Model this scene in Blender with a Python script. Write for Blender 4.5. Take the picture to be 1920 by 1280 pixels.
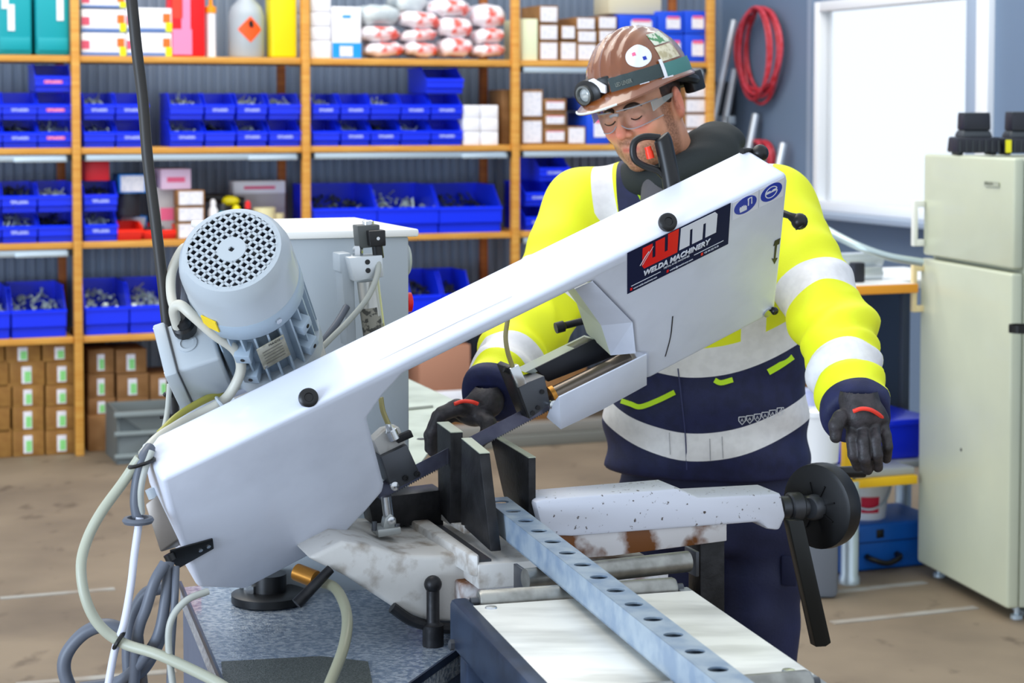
import bpy, bmesh, math, random
import numpy as np
from mathutils import Vector, Matrix
random.seed(7)
for _o in list(bpy.data.objects): bpy.data.objects.remove(_o)
SC = bpy.context.scene; COL = SC.collection

# ------------------------------------------------------------------ camera
F = 3600.0; PITCH = math.radians(3.0); CAMZ = 1.6; PCY = 640 - (430 - F*math.tan(PITCH))
_cam = bpy.data.cameras.new('camera'); CAM = bpy.data.objects.new('camera', _cam); COL.objects.link(CAM)
_cam.sensor_width = 36; _cam.lens = F/1920*36; _cam.shift_y = -(640-PCY)/1920
CAM.location = (0, 0, CAMZ); CAM.rotation_euler = (math.radians(90)-PITCH, 0, 0)
_cam.dof.use_dof = True; _cam.dof.focus_distance = 3.05; _cam.dof.aperture_fstop = 7.5
_cam.clip_end = 200
SC.camera = CAM
# ------------------------------------------------------------------ daylight and exposure
w = bpy.data.worlds.new('world'); SC.world = w; w.use_nodes = True
w.node_tree.nodes['Background'].inputs[0].default_value = (0.80, 0.89, 1.0, 1)
w.node_tree.nodes['Background'].inputs[1].default_value = 1.04
def area(name, loc, aim, size, sizey, power, col):
    l = bpy.data.lights.new(name, 'AREA'); l.shape = 'RECTANGLE'; l.size = size; l.size_y = sizey
    l.energy = power; l.color = col
    o = bpy.data.objects.new(name, l); COL.objects.link(o); o.location = loc
    o.rotation_euler = (Vector(aim)-Vector(loc)).to_track_quat('-Z', 'Y').to_euler()
    return o
area('roof_light', (-1.6, 4.6, 4.6), (-0.2, 4.2, 0.9), 3.2, 2.2, 70, (1.0, 0.93, 0.82))
area('hall_light', (-0.6, 7.4, 4.4), (-0.6, 8.6, 0.9), 4.5, 1.4, 105, (1.0, 0.92, 0.80))
area('left_fill_light', (-4.2, -0.6, 1.0), (0.0, 3.2, 0.95), 2.8, 2.0, 240, (0.66, 0.80, 1.0))  # bluish fill lamp added to brighten left-facing fronts; no gate is modelled
SC.view_settings.view_transform = 'Standard'; SC.view_settings.look = 'None'
SC.view_settings.gamma = 1; SC.view_settings.use_curve_mapping = False
SC.view_settings.exposure = 0.25

# ------------------------------------------------------------------ photo pixel -> place in the hall
A3 = np.array
def V(*a): return np.array(a, float)
def ray(px, py):
    u = (px-960)/F; v = (PCY-py)/F; c, s = math.cos(PITCH), math.sin(PITCH)
    return V(u, c+v*s, v*c-s)
C0 = V(0, 0, CAMZ)
def W(px, py, Y):
    d = ray(px, py); return C0 + d*(Y/d[1])
def at_z(px, py, z):
    d = ray(px, py); return C0 + d*((z-CAMZ)/d[2])
def on_plane(px, py, P, N):
    d = ray(px, py); return C0 + d*(np.dot(P-C0, N)/np.dot(d, N))
def unit(v):
    v = np.asarray(v, float); return v/np.linalg.norm(v)
def proj(p):
    d = np.asarray(p, float)-C0; c, s = math.cos(PITCH), math.sin(PITCH)
    dep = d[1]*c-d[2]*s; up = d[1]*s+d[2]*c
    return 960+F*d[0]/dep, PCY-F*up/dep

# ------------------------------------------------------------------ materials
MATS = {}
def nd(nt, t, **kw):
    n = nt.nodes.new(t)
    for k, v in kw.items(): setattr(n, k, v)
    return n
def lin(c):
    return tuple(x/12.92 if x <= .04045 else ((x+.055)/1.055)**2.4 for x in c)
def mat(name, rgb, rough=.5, metal=0., noise=None, bump=0., bscale=60., spec=.5, coat=0., trans=0., emit=None, detail=4., alpha=1., ior=1.45, space=None):
    """rgb in display values 0..1; noise=(other rgb, scale, low, high) mixes a second colour by a noise field"""
    if name in MATS: return MATS[name]
    m = bpy.data.materials.new(name); m.use_nodes = True; nt = m.node_tree; b = nt.nodes['Principled BSDF']
    b.inputs['Base Color'].default_value = (*lin(rgb), 1); b.inputs['Roughness'].default_value = rough
    b.inputs['Metallic'].default_value = metal; b.inputs['Specular IOR Level'].default_value = spec
    b.inputs['Coat Weight'].default_value = coat; b.inputs['Transmission Weight'].default_value = trans
    b.inputs['IOR'].default_value = ior; b.inputs['Alpha'].default_value = alpha
    tc = nd(nt, 'ShaderNodeTexCoord')
    if noise:
        n = nd(nt, 'ShaderNodeTexNoise'); n.inputs['Scale'].default_value = noise[1]; n.inputs['Detail'].default_value = detail
        src = tc.outputs['Object']
        if space:
            mp = nd(nt, 'ShaderNodeMapping'); mp.inputs['Scale'].default_value = space; nt.links.new(src, mp.inputs[0]); src = mp.outputs[0]
        nt.links.new(src, n.inputs['Vector'])
        r = nd(nt, 'ShaderNodeValToRGB'); r.color_ramp.elements[0].position = noise[2]; r.color_ramp.elements[1].position = noise[3]
        r.color_ramp.elements[0].color = (*lin(rgb), 1); r.color_ramp.elements[1].color = (*lin(noise[0]), 1)
        nt.links.new(n.outputs['Fac'], r.inputs[0]); nt.links.new(r.outputs[0], b.inputs['Base Color'])
    if bump:
        n2 = nd(nt, 'ShaderNodeTexNoise'); n2.inputs['Scale'].default_value = bscale; n2.inputs['Detail'].default_value = 3
        nt.links.new(tc.outputs['Object'], n2.inputs['Vector'])
        bm_ = nd(nt, 'ShaderNodeBump'); bm_.inputs['Strength'].default_value = bump; bm_.inputs['Distance'].default_value = .004
        nt.links.new(n2.outputs['Fac'], bm_.inputs['Height']); nt.links.new(bm_.outputs[0], b.inputs['Normal'])
    if emit: b.inputs['Emission Color'].default_value = (*lin(emit[0]), 1); b.inputs['Emission Strength'].default_value = emit[1]
    MATS[name] = m; return m

# ------------------------------------------------------------------ things, parts, meshes
def root_of(o):
    while o.parent: o = o.parent
    return o
def tag(o, label=None, cat=None, group=None, kind=None):
    if label: o['label'] = label
    if cat: o['category'] = cat
    if group: o['group'] = group
    if kind: o['kind'] = kind
    return o
def thing(name, label, cat, loc, group=None):
    o = bpy.data.objects.new(name, None); COL.objects.link(o); o.location = tuple(loc); o.empty_display_size = .05
    return tag(o, label, cat, group)
class MB:
    def __init__(s): s.v = []; s.f = []; s.m = []; s.mi = 0
    def add(s, vs, fs):
        n = len(s.v); s.v += [tuple(map(float, p)) for p in vs]
        for f in fs: s.f.append(tuple(i+n for i in f)); s.m.append(s.mi)
        return s
    def hexa(s, p):       # 8 corners: bottom ring 0-3, top ring 4-7
        return s.add(p, [(3,2,1,0),(4,5,6,7),(0,1,5,4),(1,2,6,5),(2,3,7,6),(3,0,4,7)])
    def box(s, c, u, v, w):   # centre and three half vectors
        c, u, v, w = map(np.asarray, (c, u, v, w))
        return s.hexa([c-u-v-w, c+u-v-w, c+u+v-w, c-u+v-w, c-u-v+w, c+u-v+w, c+u+v+w, c-u+v+w])
    def prism(s, poly, off):  # polygon of 3d points extruded by off
        poly = [np.asarray(p, float) for p in poly]; n = len(poly); off = np.asarray(off, float)
        return s.add(poly+[p+off for p in poly], [tuple(range(n))[::-1], tuple(range(n, 2*n))]+[(i, (i+1) % n, n+(i+1) % n, n+i) for i in range(n)])
    def tube(s, pts, r, seg=10, caps=True, closed=False):
        pts = [np.asarray(p, float) for p in pts]; n = len(pts)
        rs = r if hasattr(r, '__len__') else [r]*n
        T = []
        for i in range(n):
            a = pts[(i-1) % n] if (closed or i > 0) else pts[i]; b = pts[(i+1) % n] if (closed or i < n-1) else pts[i]
            T.append(unit(b-a))
        ref = V(0, 0, 1) if abs(T[0][2]) < .9 else V(1, 0, 0)
        N = unit(np.cross(T[0], ref)); vs = []
        for i in range(n):
            N = unit(N-T[i]*np.dot(N, T[i])); B = np.cross(T[i], N)
            for k in range(seg):
                a = 2*math.pi*k/seg; vs.append(pts[i]+(N*math.cos(a)+B*math.sin(a))*rs[i])
        fs = []
        for i in range(n if closed else n-1):
            j = (i+1) % n
            for k in range(seg): fs.append((i*seg+k, i*seg+(k+1) % seg, j*seg+(k+1) % seg, j*seg+k))
        if caps and not closed: fs += [tuple(range(seg))[::-1], tuple((n-1)*seg+k for k in range(seg))]
        return s.add(vs, fs)
    def lathe(s, c, ax, prof, seg=24, ref=None, sx=1., sy=1.):   # prof: (radius, distance along axis)
        c = np.asarray(c, float); ax = unit(ax)
        if ref is None: ref = V(0, 0, 1) if abs(ax[2]) < .9 else V(1, 0, 0)
        N = unit(ref-ax*np.dot(ref, ax)); B = np.cross(ax, N); vs = []; fs = []
        for r, h in prof:
            for k in range(seg):
                a = 2*math.pi*k/seg; vs.append(c+ax*h+(N*math.cos(a)*sx+B*math.sin(a)*sy)*max(r, 1e-5))
        for i in range(len(prof)-1):
            for k in range(seg): fs.append((i*seg+k, i*seg+(k+1) % seg, (i+1)*seg+(k+1) % seg, (i+1)*seg+k))
        if tuple(prof[0]) != tuple(prof[-1]): fs += [tuple(range(seg))[::-1], tuple((len(prof)-1)*seg+k for k in range(seg))]
        return s.add(vs, fs)
    def ball(s, c, r, seg=16, ax=(0, 0, 1)):
        rr = r if hasattr(r, '__len__') else None
        n = seg//2
        if rr is None: return s.lathe(c, ax, [(r*math.sin(math.pi*i/n), -r*math.cos(math.pi*i/n)) for i in range(n+1)], seg)
        c = np.asarray(c, float); vs = []; fs = []
        for i in range(n+1):
            for k in range(seg):
                a = 2*math.pi*k/seg; t = math.pi*i/n
                vs.append(c+V(rr[0]*math.sin(t)*math.cos(a), rr[1]*math.sin(t)*math.sin(a), -rr[2]*math.cos(t)))
        for i in range(n):
            for k in range(seg): fs.append((i*seg+k, i*seg+(k+1) % seg, (i+1)*seg+(k+1) % seg, (i+1)*seg+k))
        return s.add(vs, fs)
    def build(s, name, m, parent=None, bevel=0., smooth=None, bseg=2, angle=38):
        me = bpy.data.meshes.new(name)
        vs = np.array(s.v, float).reshape(-1, 3)
        loc = V(0, 0, 0)
        if parent is not None: loc = np.array(root_of(parent).location)
        elif len(vs): loc = V((vs[:, 0].min()+vs[:, 0].max())/2, (vs[:, 1].min()+vs[:, 1].max())/2, vs[:, 2].min())
        me.from_pydata([tuple(p) for p in vs-loc], [], s.f)
        ms = m if isinstance(m, (list, tuple)) else [m]
        for x in ms: me.materials.append(x)
        if len(ms) > 1: me.polygons.foreach_set('material_index', s.m)
        b = bmesh.new(); b.from_mesh(me); bmesh.ops.remove_doubles(b, verts=b.verts, dist=1e-6)
        bmesh.ops.dissolve_degenerate(b, dist=1e-6, edges=b.edges)
        bmesh.ops.recalc_face_normals(b, faces=b.faces)
        if bevel:
            es = [e for e in b.edges if len(e.link_faces) == 2 and e.calc_face_angle(0) > math.radians(angle)]
            bmesh.ops.bevel(b, geom=es, offset=bevel, segments=bseg, profile=.5, affect='EDGES', clamp_overlap=True)
        b.to_mesh(me); b.free()
        if smooth is None: smooth = True
        if smooth:
            me.shade_smooth() if hasattr(me, 'shade_smooth') else None
            me.set_sharp_from_angle(angle=math.radians(42))
        o = bpy.data.objects.new(name, me); COL.objects.link(o)
        if parent is not None: o.parent = parent
        else: o.location = tuple(loc)
        return o
def copy_tree(o, parent=None):
    c = o.copy(); COL.objects.link(c); c.parent = parent
    for ch in list(o.children): copy_tree(ch, c)
    return c
def spline(pts, n=8, closed=False):
    P = [np.asarray(p, float) for p in pts]; out = []; N = len(P)
    rng = range(N if closed else N-1)
    for i in rng:
        p1 = P[i]; p2 = P[(i+1) % N]
        p0 = P[(i-1) % N] if (closed or i > 0) else 2*p1-p2
        p3 = P[(i+2) % N] if (closed or i+2 < N) else 2*p2-p1
        for k in range(n):
            t = k/n
            out.append(.5*((2*p1)+(p2-p0)*t+(2*p0-5*p1+4*p2-p3)*t*t+(3*p1-p0-3*p2+p3)*t**3))
    if not closed: out.append(P[-1])
    return out
def text_mesh(name, body, m, parent, P, ux, uy, size, depth=.0006, shear=0., sx=1., bold=0., align='LEFT'):
    """flat lettering: P baseline start, ux/uy in-plane unit directions"""
    cu = bpy.data.curves.new(name, 'FONT'); cu.body = body; cu.size = size; cu.extrude = depth; cu.shear = shear; cu.offset = bold; cu.align_x = align
    cu.resolution_u = 3
    to = bpy.data.objects.new('tmp', cu); COL.objects.link(to)
    dg = bpy.context.evaluated_depsgraph_get(); me = bpy.data.meshes.new_from_object(to.evaluated_get(dg))
    bpy.data.objects.remove(to); bpy.data.curves.remove(cu)
    ux, uy = unit(ux), unit(uy); n = np.cross(ux, uy)
    loc = np.array(root_of(parent).location) if parent is not None else V(0, 0, 0)
    for v in me.vertices:
        v.co = Vector(np.asarray(P)+ux*v.co.x*sx+uy*v.co.y+n*(v.co.z+depth)-loc)
    me.name = name; me.materials.clear(); me.materials.append(m)
    o = bpy.data.objects.new(name, me); COL.objects.link(o); o.parent = parent
    return o
ORD = ['first', 'second', 'third', 'fourth', 'fifth', 'sixth', 'seventh', 'eighth', 'ninth', 'tenth']
# ================================================================== the hall
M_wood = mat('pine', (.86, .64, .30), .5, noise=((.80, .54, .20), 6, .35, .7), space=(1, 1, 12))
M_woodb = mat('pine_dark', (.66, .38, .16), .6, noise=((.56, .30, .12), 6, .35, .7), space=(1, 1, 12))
M_steel = mat('zinc_strip', (.80, .86, .90), .35, .6)
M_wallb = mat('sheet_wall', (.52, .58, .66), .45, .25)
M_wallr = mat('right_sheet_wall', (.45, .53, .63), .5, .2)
M_floor = mat('floor_concrete', (.54, .48, .40), .65, noise=((.42, .37, .31), 1.7, .38, .72), bump=.15, bscale=25, detail=9)
def _floor_detail():
    nt = M_floor.node_tree; b = nt.nodes['Principled BSDF']; tc = [n for n in nt.nodes if n.type == 'TEX_COORD'][0]
    prev = b.inputs['Base Color'].links[0].from_socket
    n = nd(nt, 'ShaderNodeTexNoise'); n.inputs['Scale'].default_value = 9; n.inputs['Detail'].default_value = 6
    mp = nd(nt, 'ShaderNodeMapping'); mp.inputs['Scale'].default_value = (1, .55, 1); nt.links.new(tc.outputs['Object'], mp.inputs[0]); nt.links.new(mp.outputs[0], n.inputs['Vector'])
    r = nd(nt, 'ShaderNodeValToRGB'); r.color_ramp.elements[0].position = .60; r.color_ramp.elements[1].position = .70
    r.color_ramp.elements[0].color = (0, 0, 0, 1); r.color_ramp.elements[1].color = (1, 1, 1, 1)
    nt.links.new(n.outputs['Fac'], r.inputs[0])
    mx = nd(nt, 'ShaderNodeMix', data_type='RGBA'); mx.inputs[7].default_value = (*lin((.30, .25, .20)), 1)
    m2 = nd(nt, 'ShaderNodeMath', operation='MULTIPLY'); m2.inputs[1].default_value = .55
    nt.links.new(r.outputs[0], m2.inputs[0]); nt.links.new(m2.outputs[0], mx.inputs[0]); nt.links.new(prev, mx.inputs[6])
    nt.links.new(mx.outputs[2], b.inputs['Base Color'])
_floor_detail()
YAW = math.radians(21.0)
E = V(math.cos(YAW), math.sin(YAW), 0); BK = V(-math.sin(YAW), math.cos(YAW), 0); UP = V(0, 0, 1)
P1 = at_z(157, 853, 0.)
def SH(px, py, t=0.):
    p = on_plane(px, py, P1+BK*t, BK); return np.dot(p-P1, E), p[2]
def SW(s, t, z): return P1+E*s+BK*t+UP*z
b = MB(); b.box(V(0, 5, -.05), V(9, 0, 0), V(0, 8, 0), V(0, 0, .05)); tag(b.build('floor', M_floor, smooth=False), kind='structure')
M_joint = mat('floor_joint', (.62, .61, .58), .7, noise=((.55, .50, .44), 8, .4, .7))
fl = bpy.data.objects['floor']
for (x0, y0, x1, y1, wd) in [(0, 1122, 215, 1104, .03), (1540, 1113, 1735, 1092, .035), (1560, 1168, 1830, 1139, .035), (30, 1284, 330, 1258, .035)]:
    p, q = at_z(x0, y0, 0), at_z(x1, y1, 0); d = unit(q-p); n = V(-d[1], d[0], 0)*wd/2
    b = MB(); b.prism([p-n, q-n, q+n, p+n], V(0, 0, .003)); b.build('joint_strip', M_joint, fl, smooth=False)
# back wall: ribbed sheet
WT = .60
b = MB(); s = -3.2; pr = []
while s < 4.02:
    for ds, dt in ((0, 0), (.024, 0), (.029, .012), (.044, .012), (.049, 0)): pr.append((s+ds, WT+dt))
    s += .049
S_CORNER = pr[-1][0]
H = 3.6
vs = [SW(a, t, z) for z in (0, H) for a, t in pr]; n = len(pr)
b.add(vs, [(i, i+1, n+i+1, n+i) for i in range(n-1)])
b.prism([SW(-3.2, WT+.03, 0), SW(S_CORNER, WT+.03, 0), SW(S_CORNER, WT+.12, 0), SW(-3.2, WT+.12, 0)], UP*H)
tag(b.build('wall_back', M_wallb, smooth=False), kind='structure')
# right wall with the window opening
WR0 = on_plane(1352, 400, SW(0, WT, 0), BK); WR0[2] = 0
RN = -E                                   # its face normal (towards the hall)
def RW(px, py): return on_plane(px, py, WR0, E)
def rs(p): return np.dot(p-WR0, -BK)      # distance along the wall towards the camera
def RP(s, z, o=0.): return WR0-BK*s+UP*z-E*o
w0 = rs(RW(1533, 390)); w1 = rs(RW(1862, 300)); wz0 = RW(1533, 393)[2]; wz1 = RW(1540, 4)[2]
b = MB()
def wallpiece(s0, s1, z0, z1): b.prism([RP(s0, z0), RP(s1, z0), RP(s1, z1), RP(s0, z1)], E*.05)
wallpiece(-.1, w0, 0, H); wallpiece(w0, w1, 0, wz0); wallpiece(w0, w1, wz1, H); wallpiece(w1, 8, 0, H)
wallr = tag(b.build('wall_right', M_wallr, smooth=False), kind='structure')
M_pvc = mat('white_frame', (.93, .94, .95), .4); M_bluegrey = mat('reveal_trim', (.60, .66, .74), .4)
b = MB(); b.prism([RP(w0-.085, 0, .0), RP(w0-.045, 0, .0), RP(w0-.045, H, 0), RP(w0-.085, H, 0)], -E*.02); b.build('corner_strip', mat('strip', (.62, .68, .76), .4, .3), wallr)
win = thing('window_1', None, None, RP((w0+w1)/2, wz0)); win['kind'] = 'structure'
fw = .05
def bar(name, s0, s1, z0, z1, o0, o1, m, par):
    q = MB(); q.prism([RP(s0, z0, o0), RP(s1, z0, o0), RP(s1, z1, o0), RP(s0, z1, o0)], -E*(o1-o0)); return q.build(name, m, par, bevel=.004)
wx = rs(RW(1815, 300))
bar('window_frame', w0, w0+fw, wz0, wz1, -.05, .03, M_pvc, win)
bar('window_frame', wx, wx+.10, wz0, wz1, -.05, .02, M_bluegrey, win)
bar('window_frame', w1-.09, w1, wz0, wz1, -.03, .035, M_pvc, win)
bar('window_frame', w0+fw, wx, wz0, wz0+fw, -.05, .03, M_pvc, win)
bar('window_frame', w0+fw, wx, wz1-fw, wz1, -.05, .03, M_pvc, win)
bar('window_sill', w0-.03, w1+.03, wz0-.03, wz0, -.02, .14, M_bluegrey, win)
M_glass = mat('window_glass', (1, 1, 1), .0, trans=1.0, ior=1.01)
q = MB(); q.prism([RP(w0+fw, wz0+fw, -.02), RP(wx, wz0+fw, -.02), RP(wx, wz1-fw, -.02), RP(w0+fw, wz1-fw, -.02)], E*.006); q.build('pane', M_glass, win, smooth=False)
# ================================================================== the shelving
L = {k: SH(143, y)[1] for k, y in dict(a=104, b=277, c=454, d=631).items()}
posts = [SH(x, y)[0] for x, y in ((143, 300), (573, 200), (966, 250), (1332, 100))]
posts = [posts[0]-(posts[1]-posts[0])]+posts
shelf = thing('shelving_unit', 'long pine shelving unit with blue bins and boxes along the ribbed back wall', 'shelving', SW(posts[2], .2, 0))
for i, s in enumerate(posts):
    b = MB(); b.box(SW(s, .005, 1.25), E*.019, BK*.022, UP*1.25); b.build('post', M_wood, shelf, bevel=.003)
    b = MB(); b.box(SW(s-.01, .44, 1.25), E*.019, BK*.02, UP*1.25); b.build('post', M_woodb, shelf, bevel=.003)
SD = .42
TOPZ = L['a']
for i in range(4):
    a, c = posts[i]+.02, posts[i+1]-.02
    for k in 'abcd':
        z = L[k]
        if k == 'a' and i == 2:
            m = a+(c-a)*.5
            b = MB(); b.box(SW((a+c)/2, SD/2, z-.016), E*(c-a)/2, BK*SD/2, UP*.016); b.build('shelf_board', M_wood, shelf, bevel=.003)
        else:
            b = MB(); b.box(SW((a+c)/2, SD/2, z-.015), E*(c-a)/2, BK*SD/2, UP*.015); b.build('shelf_board', M_wood, shelf, bevel=.003)
        if k == 'b' or (k == 'c' and i == 0) or (k == 'a' and i == 3) or (k == 'c' and i == 3):
            b = MB(); b.box(SW((a+c)/2, .02, z-.048), E*((c-a)/2-.02), BK*.012, UP*.015)
            b.box(SW(c-.14, .012, z-.056), E*.12, BK*.012, UP*.01)
            b.build('shelf_rail', M_steel, shelf, bevel=.003)
            for ss in (a+.012, c-.012):
                b = MB(); b.box(SW(ss, .01, z-.045), E*.01, BK*.015, UP*.014); b.build('rail_clip', mat('black_clip', (.08, .08, .1), .5), shelf)
# ------------------------------------------------------------------ bins
M_bin = mat('blue_bin', (.06, .19, .95), .30, spec=.6); M_binr = mat('red_bin', (.95, .16, .06), .4)
M_pinklab = mat('pink_label', (.95, .55, .75), .6, noise=((.75, .2, .55), 90, .5, .6)); M_whitelab = mat('bin_label', (.62, .66, .95), .6, noise=((.3, .35, .8), 90, .5, .6))
M_bits = mat('zinc_bits', (.84, .90, .86), .3, .35); M_bitsd = mat('dark_bits', (.30, .33, .36), .35, .5)
def bin_mesh(w_, d_, h_, flat=False):
    b = MB(); th = .004; fh = h_*.52; X, Y, Z = V(1, 0, 0), V(0, 1, 0), V(0, 0, 1)
    prof = [(.012, 0), (d_, 0), (d_, h_), (.30*d_, h_), (.0, fh), (.0, fh*.45), (.012, fh*.40)]
    for sx in (0, w_-th): b.prism([V(sx, y, z) for y, z in prof], X*th)
    for sx in (-.003, w_-.005): b.prism([V(sx, y, z) for y, z in ((.30*d_, h_-.012), (d_, h_-.012), (d_, h_), (.30*d_, h_))], X*.008)
    b.prism([V(.0, .012, 0), V(w_, .012, 0), V(w_, d_, 0), V(0, d_, 0)], Z*th)
    b.prism([V(0, d_-th, 0), V(w_, d_-th, 0), V(w_, d_-th, h_), V(0, d_-th, h_)], Y*th)
    b.prism([V(0, .012, 0), V(w_, .012, 0), V(w_, .012, fh*.42), V(0, .012, fh*.42)], Y*th)
    b.prism([V(0, -.004, fh*.40), V(w_, -.004, fh*.40), V(w_, -.004, fh), V(0, -.004, fh)], Y*th)
    b.prism([V(0, -.004, fh*.40), V(w_, -.004, fh*.40), V(w_, .016, fh*.36), V(0, .016, fh*.36)], Z*th)
    b.prism([V(-.003, -.010, fh-.008), V(w_+.003, -.010, fh-.008), V(w_+.003, .004, fh), V(-.003, .004, fh)], Z*.008)
    return b
def place_local(b, s, t, z, rot=0.):
    c, si = math.cos(rot), math.sin(rot); e = E*c+BK*si; k = -E*si+BK*c
    b.v = [tuple(SW(s, t, z)+e*x+k*y+UP*zz) for x, y, zz in b.v]; return b
BINC = 0
def blue_bin(px0, px1, z0, h, label, t=.02, d=.26, py=220, fill=None, lab=None, m=None, group='blue storage bins on the shelves', name='storage_bin', cat='storage bin'):
    global BINC; BINC += 1
    s0 = SH(px0, py, t)[0]; s1 = SH(px1, py, t)[0]; w_ = s1-s0
    o = thing(name, label, cat, SW((s0+s1)/2, t, z0), group)
    place_local(bin_mesh(w_, d, h), s0, t, z0).build('tub', m or M_bin, o, smooth=False)
    rnd = random.Random(BINC)
    if lab:
        b = MB(); b.prism([V(w_*.24, -.006, h*.30), V(w_*.76, -.006, h*.30), V(w_*.76, -.006, h*.42), V(w_*.24, -.006, h*.42)], V(0, .0015, 0))
        place_local(b, s0, t, z0).build('label_strip', M_pinklab if lab == 'p' else M_whitelab, o, smooth=False)
    if fill:
        b = MB(); nn = 70 if fill != 'big' else 90
        for _ in range(nn):
            x = rnd.uniform(.014, w_-.014); y = rnd.uniform(.02, d-.02); rr = min(w_, .2)*rnd.uniform(.035, .075)
            hz = h*(.34+.46*(y/d)*(1-abs(x/w_-.5)*.8))+rnd.uniform(-.006, .006)
            ax = unit(V(rnd.gauss(0, 1), rnd.gauss(0, 1), rnd.gauss(0, 1)))
            if rnd.random() < .6: b.lathe(V(x, y, hz), ax, [(rr, 0), (rr, rr*.8)], 6)
            else: b.tube([V(x, y, hz), V(x, y, hz)+ax*rr*4], rr*.35, 5)
        for v_ in range(len(b.v)):
            x, y, zz = b.v[v_]; b.v[v_] = (min(max(x, .006), w_-.006), min(max(y, .008), d-.008), max(zz, .006))
        oo = place_local(b, s0, t, z0).build('contents', M_bitsd if fill == 'dark' else M_bits, o, smooth=False); oo['kind'] = 'stuff'
        q = MB(); q.prism([V(.004, .016, .005), V(w_-.004, .016, .005), V(w_-.004, d-.006, .005), V(.004, d-.006, .005)], V(0, 0, h*.28))
        oo = place_local(q, s0, t, z0).build('contents', M_bitsd, o, smooth=False); oo['kind'] = 'stuff'
    return o
def hz(y0, y1, px, t=.02): return SH(px, y0, t)[1]-SH(px, y1, t)[1]
hb = (SH(300, 173)[1]-L['b'])/2
# second shelf rows (two storeys)
rowlow = [(-62, 3), (5, 69), (71, 137), (157, 215), (218, 278), (319, 381), (385, 440), (445, 500), (505, 563), (586, 636), (640, 693), (696, 750), (753, 806), (809, 866)]
place_b = ['left bay', 'left bay', 'left bay']+['second bay']*6+['third bay']*5
fills = [0, 'dark', 'zinc', 'zinc', 0, 'zinc', 'dark', 'zinc', 0, 0, 'zinc', 'dark', 'zinc', 0]
fills2 = [0, 0, 0, 'zinc', 0, 'zinc', 0, 'zinc', 'zinc', 'zinc', 0, 'zinc', 0, 0]
for row in (0, 1):
    cnt = {}
    for i, (x0, x1) in enumerate(rowlow):
        bay = place_b[i]; cnt[bay] = cnt.get(bay, 0)+1
        if x0 > 500: x1b = x1
        lab = 'p' if i == 2 else ('w' if (i+row) % 3 else None)
        blue_bin(x0, x1, L['b']+row*hb, hb*.985, f'blue bin, {ORD[cnt[bay]-1]} from left in {"lower" if row == 0 else "upper"} row, {bay}, second shelf', fill=(fills2 if row else fills)[i], lab=lab)
blue_bin(67, 134, L['b']+2*hb, hb, 'single blue bin on top of the stack on the second shelf, left bay', lab='p')
blue_bin(800, 868, L['b']+2*hb, hb, 'single blue bin on top of the long double row, third bay', d=.30)
# third shelf, small bins
hc = (SH(70, 342)[1]-L['c'])/2
for row in (0, 1):
    for i, (x0, x1) in enumerate([(-64, 1), (4, 69), (72, 138), (158, 220)]):
        if i == 3: lb = f'{"lower" if row == 0 else "upper"} of two blue bins stacked beside the red bin'
        else: lb = f'blue bin of nuts, {ORD[i]} from left, {"lower" if row == 0 else "upper"} row, third shelf, left bay'
        blue_bin(x0, x1, L['c']+row*hc, hc*.985, lb, py=400, fill='zinc' if (i+row) % 2 else 'dark', lab='w' if i % 2 else None)
blue_bin(221, 266, L['c'], .085, 'bright red bin beside the blue bins on the third shelf', py=430, m=M_binr, d=.2, name='red_bin', group='red bins on the third shelf')
blue_bin(269, 330, L['c'], .07, 'flat red bin behind the dark hose on the third shelf', py=430, t=.06, m=M_binr, d=.2, fill='dark', name='red_bin', group='red bins on the third shelf')
# big bins
for i, (x0, x1, f) in enumerate([(586, 706, 'dark'), (708, 822, 'zinc'), (824, 940, 'dark')]):
    blue_bin(x0, x1, L['c'], SH(x0, 349)[1]-L['c'], f'large wide blue bin, {ORD[i]} of three on the third shelf, third bay', py=400, d=.38, fill=f)
for i, (x0, x1) in enumerate([(-75, 18), (22, 124)]):
    blue_bin(x0, x1, L['d'], SH(60, 540)[1]-L['d'], f'{"partly cut off" if i == 0 else "whole"} large blue bin on the lowest board, left bay', py=580, d=.36, fill='zinc')
for i, (x0, x1) in enumerate([(160, 241), (244, 326)]):
    blue_bin(x0, x1, L['d'], SH(200, 533)[1]-L['d'], f'large blue bin on the lowest board, {ORD[i]} behind the dark hose', py=580, d=.36, fill='zinc')
for i, (x0, x1) in enumerate([(770, 828), (832, 884)]):
    blue_bin(x0, x1, L['d'], SH(820, 512)[1]-L['d'], f'{"left" if i == 0 else "right"} of two blue bins seen above the saw arm', py=540, d=.3, fill='dark')
# bins in the fourth bay, third shelf
hq = .125
for nme, x0, x1, z, lb in [('lower', 985, 1034, 0, 'lower left blue bin on the third shelf, fourth bay'), ('up', 985, 1034, 1, 'upper left blue bin on the third shelf, fourth bay'), ('r', 1040, 1076, 0, 'lower right blue bin on the third shelf, fourth bay'), ('r2', 1036, 1076, 1, 'middle right blue bin on the third shelf, fourth bay'), ('top', 1012, 1068, 2, 'topmost blue bin with white label on the third shelf, fourth bay')]:
    blue_bin(x0, x1, L['c']+z*hq, hq*.98, lb.replace('’s', ''), py=380, t=.04, d=.3, lab='w')
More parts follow.
